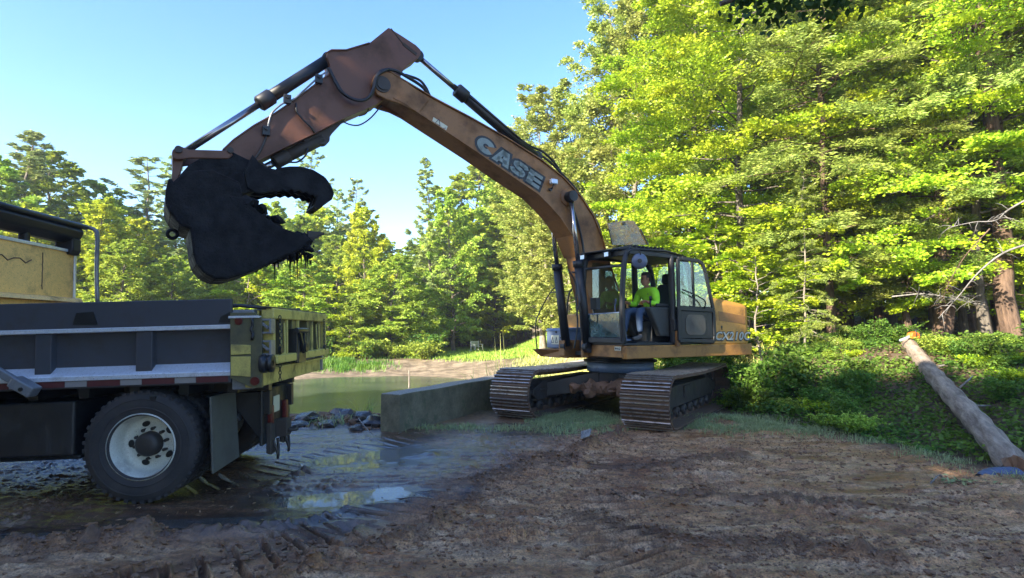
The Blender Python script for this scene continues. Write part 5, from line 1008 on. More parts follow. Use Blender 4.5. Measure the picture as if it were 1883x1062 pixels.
mb = MB(); s1, s2, s3 = X(719, 52, aw), X(741, 80, aw), X(766, 100, aw); mb.bar((s1[0], aw+.004, s1[1]), (s2[0], aw+.004, s2[1]), .012, .01, (0, 1, 0)); mb.bar((s2[0], aw+.004, s2[1]), (s3[0], aw+.004, s3[1]), .05, .012, (0, 1, 0)); mb.build('weld_seam', M['mudsteel'], ao)
# boom tip fork round the arm
ct = X(703, 155, .24); mb = MB()
for y0, y1 in ((.165, .245), (-.245, -.165)): mb.prism([X(a, b, .24) for a, b in ((690, 138), (703, 130), (720, 133), (750, 152), (790, 182), (770, 208), (735, 190), (712, 183), (694, 174), (686, 158))], y0, y1)
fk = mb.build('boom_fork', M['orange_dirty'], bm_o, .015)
mb = MB(); mb.cyl((ct[0], 0, ct[1]), .09, -.28, .28, 'y', 24); mb.cyl((ct[0], 0, ct[1]), .13, .245, .262, 'y', 24); mb.build('pivot_pin', M['mudsteel'], fk)
# arm cylinder over the boom
def cyl_part(name, a, b, r, rod, frac, y=0., parent=ex, mat='satin', gl=1.3):
    a = Vector((a[0], y, a[1])); b = Vector((b[0], y, b[1])); u_ = (b-a).normalized(); ln = (b-a).length; mb = MB(); mb.tube([a, a+u_*ln*frac], r, 20); mb.tube([a+u_*(ln*frac-.24), a+u_*(ln*frac-.22), a+u_*(ln*frac-.02), a+u_*ln*frac], [r, r*gl, r*gl, r*1.05], 20); mb.cyl(tuple(a), r*1.15, -r*.8, r*.8, 'y', 18)
    o = mb.build(name, M[mat], parent); mb = MB(); mb.tube([a+u_*(ln*frac-.02), b], rod, 16); mb.build('piston_rod', M['chrome'], o); mb = MB(); mb.cyl(tuple(b), rod*1.9, -rod*1.4, rod*1.4, 'y', 18); mb.build('rod_eye', M[mat], o); return o
cyl_part('arm_cylinder', X(985, 289, 0), X(768, 103, 0), .092, .045, .70)
p_, q_ = X(978, 262, .0), X(900, 205, .0)
mb = MB(); mb.tube(spline([(X(835, 155, .08)[0], .08, X(835, 155, .08)[1]), (X(880, 190, .1)[0], .1, X(880, 190, .1)[1]), (X(925, 228, .1)[0], .1, X(925, 228, .1)[1]), (X(957, 255, .1)[0], .1, X(957, 255, .1)[1])]), .016, 8); mb.build('cylinder_pipe', M['rubber'], ex)
# bucket cylinder on the back of the arm
cyl_part('bucket_cylinder', X(603, 110, 0), X(330, 285, 0), .088, .047, .50)
# --- hoses
def hose(name, P, r=.017, mat='rubber', n=6):
    mb = MB(); mb.tube(spline([(X(a, b, y)[0], y, X(a, b, y)[1]) for a, b, y in P], n), r, 8); return mb.build(name, M[mat], ex)
hose('hose', [(604, 125, .17), (612, 140, .2), (625, 165, .24), (645, 180, .28), (668, 184, .3), (684, 172, .3), (690, 145, .28), (702, 130, .26), (725, 129, .25), (752, 143, .22), (775, 158, .15), (790, 175, .1)], .026)
hose('hose', [(607, 128, .18), (618, 150, .22), (633, 172, .27), (655, 184, .32), (675, 181, .33), (687, 162, .32), (695, 138, .30), (715, 126, .27)], .02)
hose('hose', [(745, 137, 0), (770, 146, 0), (783, 160, 0), (792, 178, 0), (802, 186, 0)], .022)
hose('hose', [(628, 222, 0), (645, 229, 0), (662, 229, 0), (682, 216, .05), (702, 193, .1)], .011)
hose('hose', [(660, 213, .1), (672, 209, .1), (678, 200, .1)], .010)
hose('hose', [(544, 190, .18), (546, 205, .2), (556, 218, .2), (570, 232, .2), (578, 243, .18)], .014)
hose('hose', [(566, 272, .1), (562, 285, .14), (548, 297, .16), (530, 298, .14)], .013)
hose('hose', [(955, 255, .08), (975, 268, .05), (1000, 280, .02), (1022, 302, 0), (1036, 325, 0)], .022)
hose('hose', [(975, 275, -.05), (1005, 292, 0), (1026, 312, 0), (1055, 342, .05), (1080, 378, .08), (1094, 400, .1), (1104, 425, .12), (1108, 448, .15)], .022)
hose('hose', [(1048, 372, .30), (1060, 400, .26), (1070, 440, .26), (1074, 470, .3)], .022)
hose('hose', [(1045, 495, .35), (1058, 520, .4), (1060, 560, .42), (1062, 600, .42), (1056, 640, .4)], .016)
hose('hose', [(1052, 500, .30), (1066, 505, .30), (1068, 540, .33), (1060, 580, .35)], .014)
# pipes and clamps along the arm
hose('steel_pipe', [(598, 133, .19), (585, 142, .19), (560, 165, .19), (540, 182, .19), (520, 190, .19), (505, 202, .19), (498, 212, .19), (492, 235, .18)], .014, 'steel')
hose('steel_pipe', [(492, 235, .18), (488, 255, .18), (478, 278, .18), (468, 292, .18)], .015, 'mudsteel')
for (a, b) in ((586, 145), (528, 182), (489, 240)):
    c = X(a, b, .18); mb = MB(); mb.box(c[0]-.05, c[0]+.05, .155, .22, c[1]-.07, c[1]+.06); mb.cyl((c[0], .22, c[1]+.02), .025, 0, .03, 'y', 10); mb.build('pipe_clamp', M['dark'], ao, .012)
c1_, c2_ = X(738, 147, .15), X(736, 158, .15)
mb = MB(); mb.bar((X(737, 146, .15)[0], .12, X(737, 146, .15)[1]), (X(734, 158, .15)[0], .15, X(734, 158, .15)[1]), .05, .06, (0, 1, 0)); mb.build('hose_guard', M['dark'], bm_o, .006)
# --- bucket linkage
def plate_on(name, pts, y0, y1, yl, mat, parent=ex, bev=.012): mb = MB(); mb.prism([X(a, b, yl) for a, b in pts], y0, y1); return mb.build(name, M[mat], parent, bev)
lk = plate_on('link_arm', [(317, 279), (322, 270), (332, 269), (348, 275), (424, 277), (428, 285), (420, 292), (350, 291), (325, 294), (317, 290)], .18, .22, .2, 'arm_paint')
o = lk.copy(); o.data = lk.data.copy(); COL.objects.link(o); o.data.transform(Matrix.Translation((0, -.40, 0)))
plate_on('tilt_link', [(317, 276), (336, 276), (338, 292), (334, 312), (322, 345), (314, 345), (317, 310)], -.14, .14, .1, 'arm_paint')
mb = MB(); p = X(327, 283, 0); mb.cyl((p[0], 0, p[1]), .045, -.26, .26, 'y', 18); p = X(420, 284, 0); mb.cyl((p[0], 0, p[1]), .04, -.25, .25, 'y', 18); mb.build('link_pin', M['mudsteel'], ex)
# --- bucket
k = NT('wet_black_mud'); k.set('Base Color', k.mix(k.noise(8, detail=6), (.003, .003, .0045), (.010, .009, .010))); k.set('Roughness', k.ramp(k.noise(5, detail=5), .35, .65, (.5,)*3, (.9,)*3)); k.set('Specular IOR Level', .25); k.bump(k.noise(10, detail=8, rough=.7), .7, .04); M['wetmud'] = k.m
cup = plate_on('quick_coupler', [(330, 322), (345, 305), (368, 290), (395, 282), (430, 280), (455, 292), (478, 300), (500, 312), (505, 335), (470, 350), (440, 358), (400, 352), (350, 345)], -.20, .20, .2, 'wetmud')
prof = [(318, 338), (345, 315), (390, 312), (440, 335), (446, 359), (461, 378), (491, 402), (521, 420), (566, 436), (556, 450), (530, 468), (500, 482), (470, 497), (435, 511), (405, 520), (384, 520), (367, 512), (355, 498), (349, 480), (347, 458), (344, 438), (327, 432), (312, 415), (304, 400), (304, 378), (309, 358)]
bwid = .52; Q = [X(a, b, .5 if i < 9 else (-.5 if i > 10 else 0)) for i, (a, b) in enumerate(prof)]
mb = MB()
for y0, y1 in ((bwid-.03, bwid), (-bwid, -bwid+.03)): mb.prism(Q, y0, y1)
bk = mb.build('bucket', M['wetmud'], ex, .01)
shell = Q[8:]+[Q[0], Q[1]]; mb = MB()
for p, q in zip(shell[:-1], shell[1:]): mb.bar((p[0], 0, p[1]), (q[0], 0, q[1]), 2*bwid-.02, .035, (q[1]-p[1], 0, p[0]-q[0]))
mb.build('bucket_shell', M['wetmud'], bk, .01)
for yy in (-.45, -.15, .15, .45):
    a_, b_ = X(552, 440, 0), X(582, 438, 0); mb = MB(); mb.hexa([(a_[0], yy-.05, a_[1]-.06), (a_[0], yy+.05, a_[1]-.06), (a_[0]+.0, yy+.05, a_[1]+.06), (a_[0], yy-.05, a_[1]+.06), (b_[0], yy-.03, b_[1]-.01), (b_[0], yy+.03, b_[1]-.01), (b_[0], yy+.03, b_[1]+.02), (b_[0], yy-.03, b_[1]+.02)]); mb.build('bucket_tooth', M['mudsteel'], bk, .006)
mb = MB(); c = X(317, 430, .1); mb.lathe([(.055+.022*math.cos(R_(a)), .022*math.sin(R_(a))) for a in range(0, 361, 45)], (c[0], .1, c[1]), 'y', 20); mb.build('lifting_eye', M['wetmud'], bk)
# load of mud inside with strings hanging
pm = []; r_ = random.Random(4); lipA, lipB = X(450, 372, 0), X(548, 440, 0)
for i in range(130):
    s_ = r_.random(); pm.append((lipA[0]+(lipB[0]-lipA[0])*s_+r_.uniform(-.05, .25), r_.uniform(-.48, .48), lipA[1]+(lipB[1]-lipA[1])*s_-.10+r_.uniform(-.12, .07), r_.uniform(.04, .12)))
o = link('mud_load', rocks('mud_load', pm, [M['wetmud']], 12, .8, 1)); o.parent = bk
pm = []
for i in range(70): s_ = r_.random(); p = X(555-75*s_, 455+30*s_, 0); pm.append((p[0], r_.uniform(-.5, .5), p[1]+r_.uniform(-.05, .03), r_.uniform(.02, .06)))
for i in range(26): p = X(r_.uniform(540, 574), r_.uniform(448, 470), 0); pm.append((p[0], r_.uniform(-.2, .4), p[1], r_.uniform(.02, .05)))
o = link('caked_mud', rocks('caked_mud', pm, [M['wetmud']], 13, .9, 1)); o.parent = bk
mb = MB()
for (px_, py0, py1) in ((504, 482, 515), (534, 470, 525), (547, 466, 518), (553, 470, 492), (560, 472, 495), (566, 478, 490), (541, 470, 500), (571, 482, 490), (512, 480, 498), (528, 474, 486)):
    yy = r_.uniform(-.2, .45); a_, b_ = X(px_, py0-4, yy), X(px_+r_.uniform(-1.5, 1.5), py1, yy); m_ = ((a_[0]+b_[0])/2+r_.uniform(-.01, .01), (a_[1]+b_[1])/2); mb.tube([(a_[0], yy, a_[1]), (m_[0], yy, m_[1]), (b_[0], yy, b_[1])], [.022, .008, .002], 6)
mb.build('hanging_mud', M['wetmud'], bk)
# --- thumb (grapple) and its cylinder
th_u = [(478, 300), (492, 308), (509, 311), (533, 308), (551, 308), (575, 314), (596, 327), (607, 342), (612, 356), (608, 366), (596, 371), (590, 380), (584, 381), (577, 378)]
th_l = [(570, 370), (566, 374), (562, 369), (556, 370), (550, 364), (543, 366), (537, 361), (530, 364), (524, 360), (515, 364), (508, 361), (498, 365), (488, 363), (475, 367), (460, 366), (446, 357), (440, 330), (455, 300)]
tp = [X(a, b, .25) for a, b in th_u]+[X(a, b, -.25) for a, b in th_l]; mb = MB()
for y0 in (-.26, .20, -.03): mb.prism(tp, y0, y0+.05)
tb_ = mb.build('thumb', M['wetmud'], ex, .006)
back = [X(a, b, .24) for a, b in th_u[2:]]; mb = MB()
for p, q in zip(back[:-1], back[1:]): mb.bar((p[0], 0, p[1]), (q[0], 0, q[1]), .52, .03, (q[1]-p[1], 0, p[0]-q[0]))
mb.build('thumb_back_plate', M['wetmud'], tb_)
plate_on('thumb_bracket', [(601, 228), (628, 217), (640, 214), (610, 246), (600, 262), (590, 266), (578, 262), (560, 262), (555, 256)], -.07, .07, .05, 'mudsteel')
cyl_part('thumb_cylinder', X(592, 255, 0), X(478, 312, 0), .088, .05, .78, mat='mudsteel', gl=1.12)

# ================================================================== DUMP TRUCK  (x toward its tail, y across, z up; tail near corner at the origin)
tr = thing('dump_truck', 'dump truck with a grey steel bed and yellow tailgate backed up under the bucket', 'truck', (-2.40, 5.5, 0))
tr.rotation_euler = TRK.M.to_euler()
T = TRK.on
TW = 2.40                                          # body width
FX = -3.15                                         # bed front
z = {}
for nm, (a, b) in dict(top=(426, 549), lg1=(423, 597), lg1b=(423, 602), lg2=(423, 681), lg2a=(423, 668), tape0=(423, 690), tape1=(423, 700)).items(): z[nm] = T(a, b, 0)[1]
xe = T(425, 600, 0)[0]                              # end of the side boards
mb = MB()
for y0, s in ((0, 1), (TW, -1)):                    # side walls: top board, ledge, panel
    mb = MB()
    mb.box(FX, xe, y0+s*.0 if s > 0 else y0-.05, y0+.05 if s > 0 else y0, z['lg1'], z['top'])
    mb.box(FX, xe, y0+.09 if s > 0 else y0-.13, y0+.13 if s > 0 else y0-.09, z['lg2']-.02, z['lg1']); mb.box(FX, xe, min(y0, y0+s*.13), max(y0, y0+s*.13), z['lg1']-.02, z['lg1']+.01)
    mb.build('side_wall', M['sideboard'], tr, .006)
for s, y0 in ((1, 0), (-1, TW)):
    Y = lambda v: y0+s*v
    mb = MB(); V = [(FX, Y(-.01), z['lg1']-.035), (xe, Y(-.01), z['lg1']-.035), (xe, Y(.10), z['lg1']-.04), (FX, Y(.10), z['lg1']-.04), (FX, Y(-.01), z['lg1']+.002), (xe, Y(-.01), z['lg1']+.002), (xe, Y(.10), z['lg1']+.03), (FX, Y(.10), z['lg1']+.03)]; mb.hexa(V); mb.build('upper_ledge', M['ledge'], tr, .004); mb = MB()
    V = [(FX, Y(-.02), z['tape0']), (xe, Y(-.02), z['tape0']), (xe, Y(.10), z['tape0']), (FX, Y(.10), z['tape0']), (FX, Y(-.02), z['lg2']-.005), (xe, Y(-.02), z['lg2']-.005), (xe, Y(.10), z['lg2a']+.015), (FX, Y(.10), z['lg2a']+.015)]; mb.hexa(V); mb.build('lower_ledge', M['ledge'], tr, .004)
for (p0, p1) in ((62, 92), (248, 278)):
    xa, xb = T(p0, 640, 0)[0], T(p1, 640, 0)[0]
    mb = MB(); mb.hexa([(xa, .015, z['lg2']), (xb, .015, z['lg2']), (xb, .10, z['lg2']), (xa, .10, z['lg2']), (xa, .015, z['lg1']-.036), (xb, .015, z['lg1']-.036), (xb, .10, z['lg1']-.036), (xa, .10, z['lg1']-.036)]); mb.build('side_post', M['sideboard'], tr, .006)
mb = MB(); pa = [T(a, b, 0) for a, b in ((134, 597), (141, 575), (172, 573), (180, 597))]; mb.prism(pa, -.006, .0); mb.build('stake_pocket', M['dark'], tr)
mb = MB(); pa = [T(a, b, 0) for a, b in ((402, 593), (406, 582), (425, 572), (425, 593))]; mb.prism(pa, -.006, .0); mb.build('stake_pocket', M['dark'], tr)
mb = MB(); mb.box(FX, xe, -.005, .01, z['tape1']-.012, z['tape0']); mb.box(FX, xe, TW-.01, TW+.005, z['tape1']-.012, z['tape0']); mb.build('lower_rail', M['sideboard'], tr, .003)
x = xe-.02; i = 0
while x > FX+.3:
    w_ = .29 if i % 2 == 0 else .19; mb = MB(); mb.box(x-w_, x-.004, -.0085, -.005, z['tape1']-.005, z['tape0']-.004); mb.build('reflective_tape', M['red'] if i % 2 == 0 else M['whitetape'], tr, label='red reflective strip' if i % 2 == 0 else 'white reflective strip'); x -= w_; i += 1
mb = MB(); mb.box(FX, xe, .05, TW-.05, 1.12, 1.16); mb.build('bed_floor', M['sideboard'], tr)
mb = MB(); [mb.box(x_, x_+.09, .15, TW-.15, 1.02, 1.12) for x_ in np.arange(-3.0, -.2, .45)]; mb.box(-3.1, -.1, .72, .82, .98, 1.1); mb.box(-3.1, -.1, TW-.82, TW-.72, .98, 1.1); mb.build('bed_crossmember', M['dark'], tr)
# headboard (bulkhead) and tarp housing
hb = MB(); ztop = 2.74; hb.box(FX+.0, FX+.05, 0, TW-.03, z['lg2']-.02, ztop); hb = hb.build('headboard', M['box_yellow'], tr, .008)
mb = MB(); mb.hexa([(FX+.05, 0, 2.08), (FX+.16, 0, 2.06), (FX+.16, TW-.02, 2.06), (FX+.05, TW-.02, 2.08), (FX+.05, 0, 2.13), (FX+.14, 0, 2.11), (FX+.14, TW-.02, 2.11), (FX+.05, TW-.02, 2.13)]); mb.build('headboard_ledge', M['box_yellow'], hb, .004)
mb = MB(); mb.box(FX+.04, FX+.07, -.01, TW-.02, ztop-.025, ztop+.012); mb.box(FX+.05, FX+.07, TW-.06, TW-.025, 2.1, ztop); mb.build('headboard_rim', M['ledge'], hb, .004)
mb = MB(); P = [(FX+.052, TW-.62-.008*abs(math.sin(i*1.3)), 2.2+i*.05) for i in range(10)]; mb.tube(P, .006, 5); P = [(FX+.053, TW-1.35+.09*i, 2.52+.03*math.sin(i*2.2)) for i in range(7)]; mb.tube(P, .007, 5); mb.build('scratch_mark', B['brown'], hb)
mb = MB(); mb.prism([(FX-.16, 2.86), (FX+.02, 2.84), (FX+.14, 2.90), (FX+.18, 2.99), (FX+.12, 3.07), (FX-.05, 3.10), (FX-.20, 3.03)], -.2, TW-.05); th_ = mb.build('tarp_housing', M['satin'], tr, .02)
mb = MB(); mb.tube([(FX+.16, -.2, 3.05), (FX+.16, TW, 3.07)], .035, 12); mb.build('tarp_roller', M['rubber'], th_)
mb = MB(); mb.prism([(FX-.1, 2.70), (FX+.10, 2.68), (FX+.13, 2.74), (FX+.13, 2.90), (FX-.1, 2.90)], TW-.20, TW-.03); mb.build('housing_bracket', M['satin'], th_, .02)
for y_ in (0, 1.5): mb = MB(); mb.box(FX-.05, FX+.05, y_, y_+.08, ztop, 2.9); mb.build('housing_bracket', M['satin'], th_, .02)
mb = MB(); tp_ = [(FX+.16, TW-.02, 3.06), (FX+.18, TW+.05, 3.07), (FX+.24, TW+.06, 3.04), (FX+.27, TW+.06, 2.94), (FX+.27, TW+.06, 2.5), (FX+.29, TW+.06, 2.05)]; mb.tube(spline(tp_), .026, 12); mb.cyl((FX+.29, TW+.06, 1.98), .04, 0, .09, 'z', 14); mb.build('tarp_arm', M['steel'], tr)
bcn = MB(); bcn.lathe([(.001, .09), (.05, .085), (.065, .05), (.07, 0), (.001, 0)], (FX-.1, .98, 2.74), 'z', 20); bcn.build('beacon_light', M['amber'], tr)
# cab of the lorry (beyond the left edge)
mb = MB(); mb.prism([(FX-.25, .75), (FX-.25, 2.62), (FX-1.5, 2.66), (FX-1.95, 1.95), (FX-2.25, 1.85), (FX-3.0, 1.72), (FX-3.08, .75)], .12, TW-.12); lc = mb.build('cab_shell', M['box_yellow'], tr, .05)
mb = MB(); [mb.prism([(FX-.6, 1.85), (FX-.6, 2.45), (FX-1.45, 2.45), (FX-1.75, 1.95)], a, b) for a, b in ((.112, .12), (TW-.12, TW-.112))]; mb.build('side_window', M['glass'], lc)
mb = MB(); [mb.prism([(FX-.5, .82), (FX-.5, 1.8), (FX-1.65, 1.8), (FX-1.65, .82)], a, b) for a, b in ((.110, .12), (TW-.12, TW-.110))]; mb.build('cab_door', M['box_yellow'], lc, .01)
# chassis
mb = MB(); [mb.box(FX-2.9, -.10, y_, y_+.09, .72, .97) for y_ in (.75, TW-.84)]; [mb.box(x_, x_+.12, .84, TW-.84, .76, .93) for x_ in (-.35, -1.9, -2.8, -4.2)]; mb.build('chassis_frame', M['dark'], tr, .006)
xc, zc_ = T(252, 824, -.02)
mb = MB(); mb.tube([(xc, .3, zc_), (xc, TW-.3, zc_)], .075, 14); mb.lathe([(.02, -.2), (.16, -.12), (.19, 0), (.16, .12), (.02, .2)], (xc, TW/2, zc_), 'y', 20); mb.tube([(xc, TW/2, zc_), (xc-1.8, TW/2, .85)], .05, 10); mb.build('rear_axle', M['dark'], tr)
mb = MB(); [mb.tube(spline([(xc-.65, y_, .72), (xc-.3, y_, .60), (xc, y_, .58), (xc+.3, y_, .60), (xc+.65, y_, .72)]), .045, 6) for y_ in (.70, TW-.70)]; mb.build('leaf_spring', M['dark'], tr)
mb = MB(); mb.box(-2.95, xc-.62, .10, .66, .50, 1.0); mb.box(-2.35, xc-.58, .14, .64, .50, .46); mb.build('battery_box', M['dark'], tr, .03)
mb = MB(); mb.box(-2.9, xc-.56, .68, TW-.2, .56, .98); mb.build('hydraulic_tank', M['dark'], tr, .03)
def wheel(cx_, cz_, y0, side, dual=True, name='wheel'):
    tw = .27; w0 = thing(name, None, None); w0.parent = tr
    tyre = [(.285, -.10), (.33, -.125), (.42, -.135), (.478, -.122), (.502, -.10), (.515, -.085), (.515, .085), (.502, .10), (.478, .122), (.42, .135), (.33, .125), (.285, .10)]
    for j in range(2 if dual else 1):
        yy = y0+side*(.14+.31*j); mb = MB(); mb.lathe(tyre, (cx_, yy, cz_), 'y', 64)
        for i in range(44):
            q = 2*math.pi*i/44
            for s_ in (-1, 1): mb.M = Matrix.Translation((cx_, yy, cz_)) @ Matrix.Rotation(q+s_*.03, 4, 'Y'); mb.box(-.020, .020, s_*.035 if s_ > 0 else -.112, .112 if s_ > 0 else -.035, .49, .518, .004)
        for (r_, k_) in ((.36, .004), (.44, .004)): mb.M = Matrix(); mb.lathe([(r_-.008, -side*.131), (r_, -side*(.131+k_*2)), (r_+.008, -side*.131)], (cx_, yy, cz_), 'y', 48)
        o = mb.build('tyre', M['tyre'], w0)
    mb = MB(); f = -side; yy = y0+side*.14       # deep white dish facing out
    mb.lathe([(.300, f*.125), (.312, f*.118), (.300, f*.105), (.285, f*.08), (.270, f*.03), (.262, -f*.03), (.258, -f*.075), (.235, -f*.10), (.15, -f*.09), (.14, -f*.06), (.118, -f*.055), (.118, -f*.2), (.25, -f*.2)], (cx_, yy, cz_), 'y', 56); o = mb.build('rim', M['white'], w0)
    for i in range(5): mb = MB(); q = R_(90+72*i+18); mb.M = Matrix.Translation((cx_+.192*math.cos(q), yy, cz_+.192*math.sin(q))) @ Matrix.Rotation(-q, 4, 'Y') @ Matrix.Scale(.72, 4, (1, 0, 0)); mb.cyl((0, 0, 0), .036, -f*.098, -f*.083, 'y', 18); mb.build('hand_hole', M['black'], w0)
    mb = MB(); mb.lathe([(.118, -f*.08), (.112, f*.01), (.085, f*.035), (.05, f*.04), (.001, f*.042)], (cx_, yy, cz_), 'y', 28); mb.build('hub', M['mudsteel'], w0)
    mb = MB()
    for i in range(10): q = R_(36*i+10); mb.cyl((cx_+.142*math.cos(q), yy, cz_+.142*math.sin(q)), .016, -f*.09, -f*.035, 'y', 8)
    mb.build('wheel_nut', M['mudsteel'], w0)
wheel(xc, zc_, .02, 1); wheel(xc, zc_, TW-.02, -1)
wheel(FX-2.0, .53, .1, 1, False); wheel(FX-2.0, .53, TW-.1, -1, False)
# mud flaps
for y0 in (.02, TW-.64):
    q0, q1 = T(383, 725, 0), T(389, 872, 0); mb = MB(); xx = q0[0]; mb.hexa([(q1[0]-.01, y0, q1[1]), (q1[0]+.01, y0, q1[1]), (q1[0]+.01, y0+.64, q1[1]+.02), (q1[0]-.01, y0+.64, q1[1]+.02), (xx-.01, y0+.02, 1.0), (xx+.01, y0+.02, 1.0), (xx+.01, y0+.62, 1.0), (xx-.01, y0+.62, 1.0)]); mb.build('mud_flap', M['pad'], tr, .006)
mb = MB(); mb.box(-.95, -.90, .02, TW-.02, .99, 1.03); mb.build('flap_hanger', M['dark'], tr)
# grey clevis rod at the lower left
a_, b_ = T(-40, 662, -.12), T(52, 714, -.12); mb = MB(); mb.bar((a_[0], -.12, a_[1]), (b_[0], -.12, b_[1]), .05, .075, (0, 0, 1)); u_ = Vector((b_[0]-a_[0], 0, b_[1]-a_[1])).normalized(); bb = Vector((b_[0], -.12, b_[1]))
mb.bar(bb-u_*.14, bb+u_*.07, .13, .10, (0, 0, 1)); cv = mb.build('control_rod', M['steel'], tr, .014); mb = MB(); mb.cyl(tuple(bb-u_*.02+Vector((0, 0, -.012))), .018, -.075, .0, 'y', 16); mb.build('clevis_pin', M['black'], cv)
# --- tail: corner post, hinge plates
p = lambda a, b, y_=-.02: T(a, b, y_)
mb = MB(); mb.prism([p(424, 575), p(468, 574), p(468, 575), p(482, 585), p(482, 712), p(466, 713), p(424, 695)], -.03, .02); cp = mb.build('corner_post', M['olive'], tr, .008); mb = MB(); mb.prism([p(424, 575), p(482, 580), p(482, 712), p(466, 713), p(424, 695)], TW-.02, TW+.03); mb.build('corner_post', M['steel'], tr, .008)
mb = MB(); mb.box(xe, -.02, .02, .14, 1.06, z['lg1']+.14); mb.box(xe, -.02, TW-.14, TW-.02, 1.06, z['lg1']+.14); mb.build('rear_pillar', M['steel'], tr, .01)
mb = MB(); mb.prism([p(426, 633), p(462, 634), p(462, 650), p(426, 652)], -.042, -.03); mb.prism([p(426, 655), p(462, 655), p(462, 692), p(426, 690)], -.042, -.03); mb.build('yellow_plate', M['yellow'], cp, .003)
mb = MB(); q_ = p(440, 590); mb.cyl((q_[0], -.03, q_[1]), .035, -.012, .0, 'y', 18); q_ = p(470, 700); mb.cyl((q_[0], -.03, q_[1]), .04, -.014, 0, 'y', 18); mb.build('marker_lamp', plain('dark_red_lens', (.09, .012, .012), .3), cp)
mb = MB(); mb.prism([p(422, 581), p(478, 580), p(478, 584), p(422, 585)], -.05, .02); mb.build('cap_strip', M['ledge'], cp, .002)
mb = MB(); c_ = [p(466+1.5*math.sin(i*1.1), 586+i*4.2) for i in range(10)]; mb.tube([(a[0], -.055+.012*math.cos(i*2), a[1]) for i, a in enumerate(c_)], .014, 6); mb.build('air_line', M['rubber'], cp)
for zz in (600, 640):
    q0, q1 = p(474, zz-14), p(497, zz+13); mb = MB(); mb.box(q0[0], q1[0]+.01, -.01, .03, q1[1], q1[1]+.018); mb.box(q1[0]-.01, q1[0]+.01, -.03, .10, q1[1], q0[1]); mb.box(q0[0], q1[0], -.01, .03, q0[1]-.018, q0[1]); mb.bar((q0[0]+.02, .0, q0[1]-.03), (q1[0]-.02, .0, q1[1]+.05), .02, .025); mb.build('hinge_bracket', M['steel'], cp, .003)
q0 = p(484, 668, .0); mb = MB(); mb.lathe([(.03, -.02), (.085, -.02), (.09, .0), (.09, .03), (.075, .035), (.075, .05), (.085, .055), (.085, .09), (.03, .09)], (q0[0], .0, q0[1]), 'x', 26); mb.build('spring_coil', M['dark'], cp)
# --- tailgate (yellow frame, recessed panels)
gx = T(501, 580, .1)[0]; gz1 = T(501, 566, .1)[1]; gz0 = 1.285
tg = MB(); tg.box(gx-.10, gx+.02, .08, TW-.08, gz1-.105, gz1); tg.box(gx-.06, gx+.05, .10, TW-.10, gz0, gz0+.085); tgo = tg.build('tailgate', M['yellow'], tr, .012)
mb = MB(); mb.box(gx-.14, gx-.125, .09, TW-.09, gz0+.02, gz1-.02); mb.build('tailgate_panel', M['yellow'], tgo)
for y_, w_, m_ in ((.10, .06, 'yellow'), (.38, .16, 'olive'), (.55, .03, 'yellow'), (.80, .16, 'olive'), (.97, .03, 'yellow'), (1.42, .16, 'olive'), (1.59, .03, 'yellow'), (TW-.45, .16, 'olive'), (TW-.14, .06, 'yellow')): mb = MB(); mb.box(gx-.10, gx+(.012 if m_ == 'yellow' else -.01), y_, y_+w_, gz0+.08, gz1-.1); mb.build('tailgate_rib', M[m_], tgo, .006)  # wide olive ribs: dark colour stands in for shade on the rib sides
mb = MB(); mb.box(gx-.14, gx-.0, .06, TW-.06, gz1, gz1+.015); mb.tube([(gx-.5, .05, gz1+.02), (gx-.3, .06, gz1+.03), (gx-.05, .08, gz1+.0)], .018, 8); mb.build('top_bar', M['dark'], tgo, .004)
mb = MB(); mb.box(gx-.04, gx+.054, .75, .86, gz0-.02, gz1-.2); mb.tube([(gx+.07, .66, gz1-.22), (gx+.07, 1.12, gz1-.22)], .03, 10); mb.bar((gx+.06, .82, gz1-.22), (gx+.08, .93, gz0+.08), .03, .05, (0, 1, 0)); mb.bar((gx+.06, 1.02, gz1-.22), (gx+.08, .95, gz0+.10), .03, .05, (0, 1, 0)); mb.prism([(gx+.02, gz0-.03), (gx+.06, gz0-.03), (gx+.06, gz0+.2), (gx+.02, gz0+.3)], .80, 1.1); mb.cyl((gx+.07, .95, gz0+.13), .05, 0, .04, 'x', 14); mb.build('latch_lever', M['dark'], tgo, .006)
def chain(name, x_, y_, z1, z0, par, knot=None):
    mb = MB(); n_ = int((z1-z0)/.034)
    for i in range(n_):
        zz = z1-i*.034; rot = i % 2; pts = []
        for q in range(11): a = 2*math.pi*q/10; pts.append((x_+(.0 if rot else .011*math.cos(a)), y_+(.011*math.cos(a) if rot else 0), zz+.021*math.sin(a)))
        mb.tube(pts, .0045, 5, False)
    if knot: mb.cyl((x_-.01, y_, knot), .035, 0, .03, 'x', 12)
    return mb.build(name, M['dark'], par)
chain('chain', gx+.035, .22, gz1-.09, gz0-.21, tgo, gz0+.13); chain('chain', gx+.035, TW-.30, gz1-.09, gz0+.02, tgo, gz0+.1)
for y_ in (.40, TW-.52): mb = MB(); mb.tube(spline([(gx+.0, y_-.07, gz0+.40), (gx+.01, y_-.06, gz0+.12), (gx+.01, y_, gz0+.09), (gx+.01, y_+.06, gz0+.12), (gx, y_+.07, gz0+.40)]), .010, 6); mb.build('pull_handle', M['yellow'], tgo)
b0 = T(479, 712, 0)[1]; mb = MB(); mb.box(-.09, .045, .0, TW, b0, b0+.155); ap = mb.build('rear_beam', M['yellow'], tr, .012)
mb = MB(); mb.box(.03, .12, .08, TW-.08, b0+.155, b0+.175); mb.build('beam_shelf', M['yellow'], tr, .004)
mb = MB(); mb.box(-.05, .0, .0, .06, b0+.01, gz1-.1); mb.build('tail_corner', M['yellow'], tr, .006)
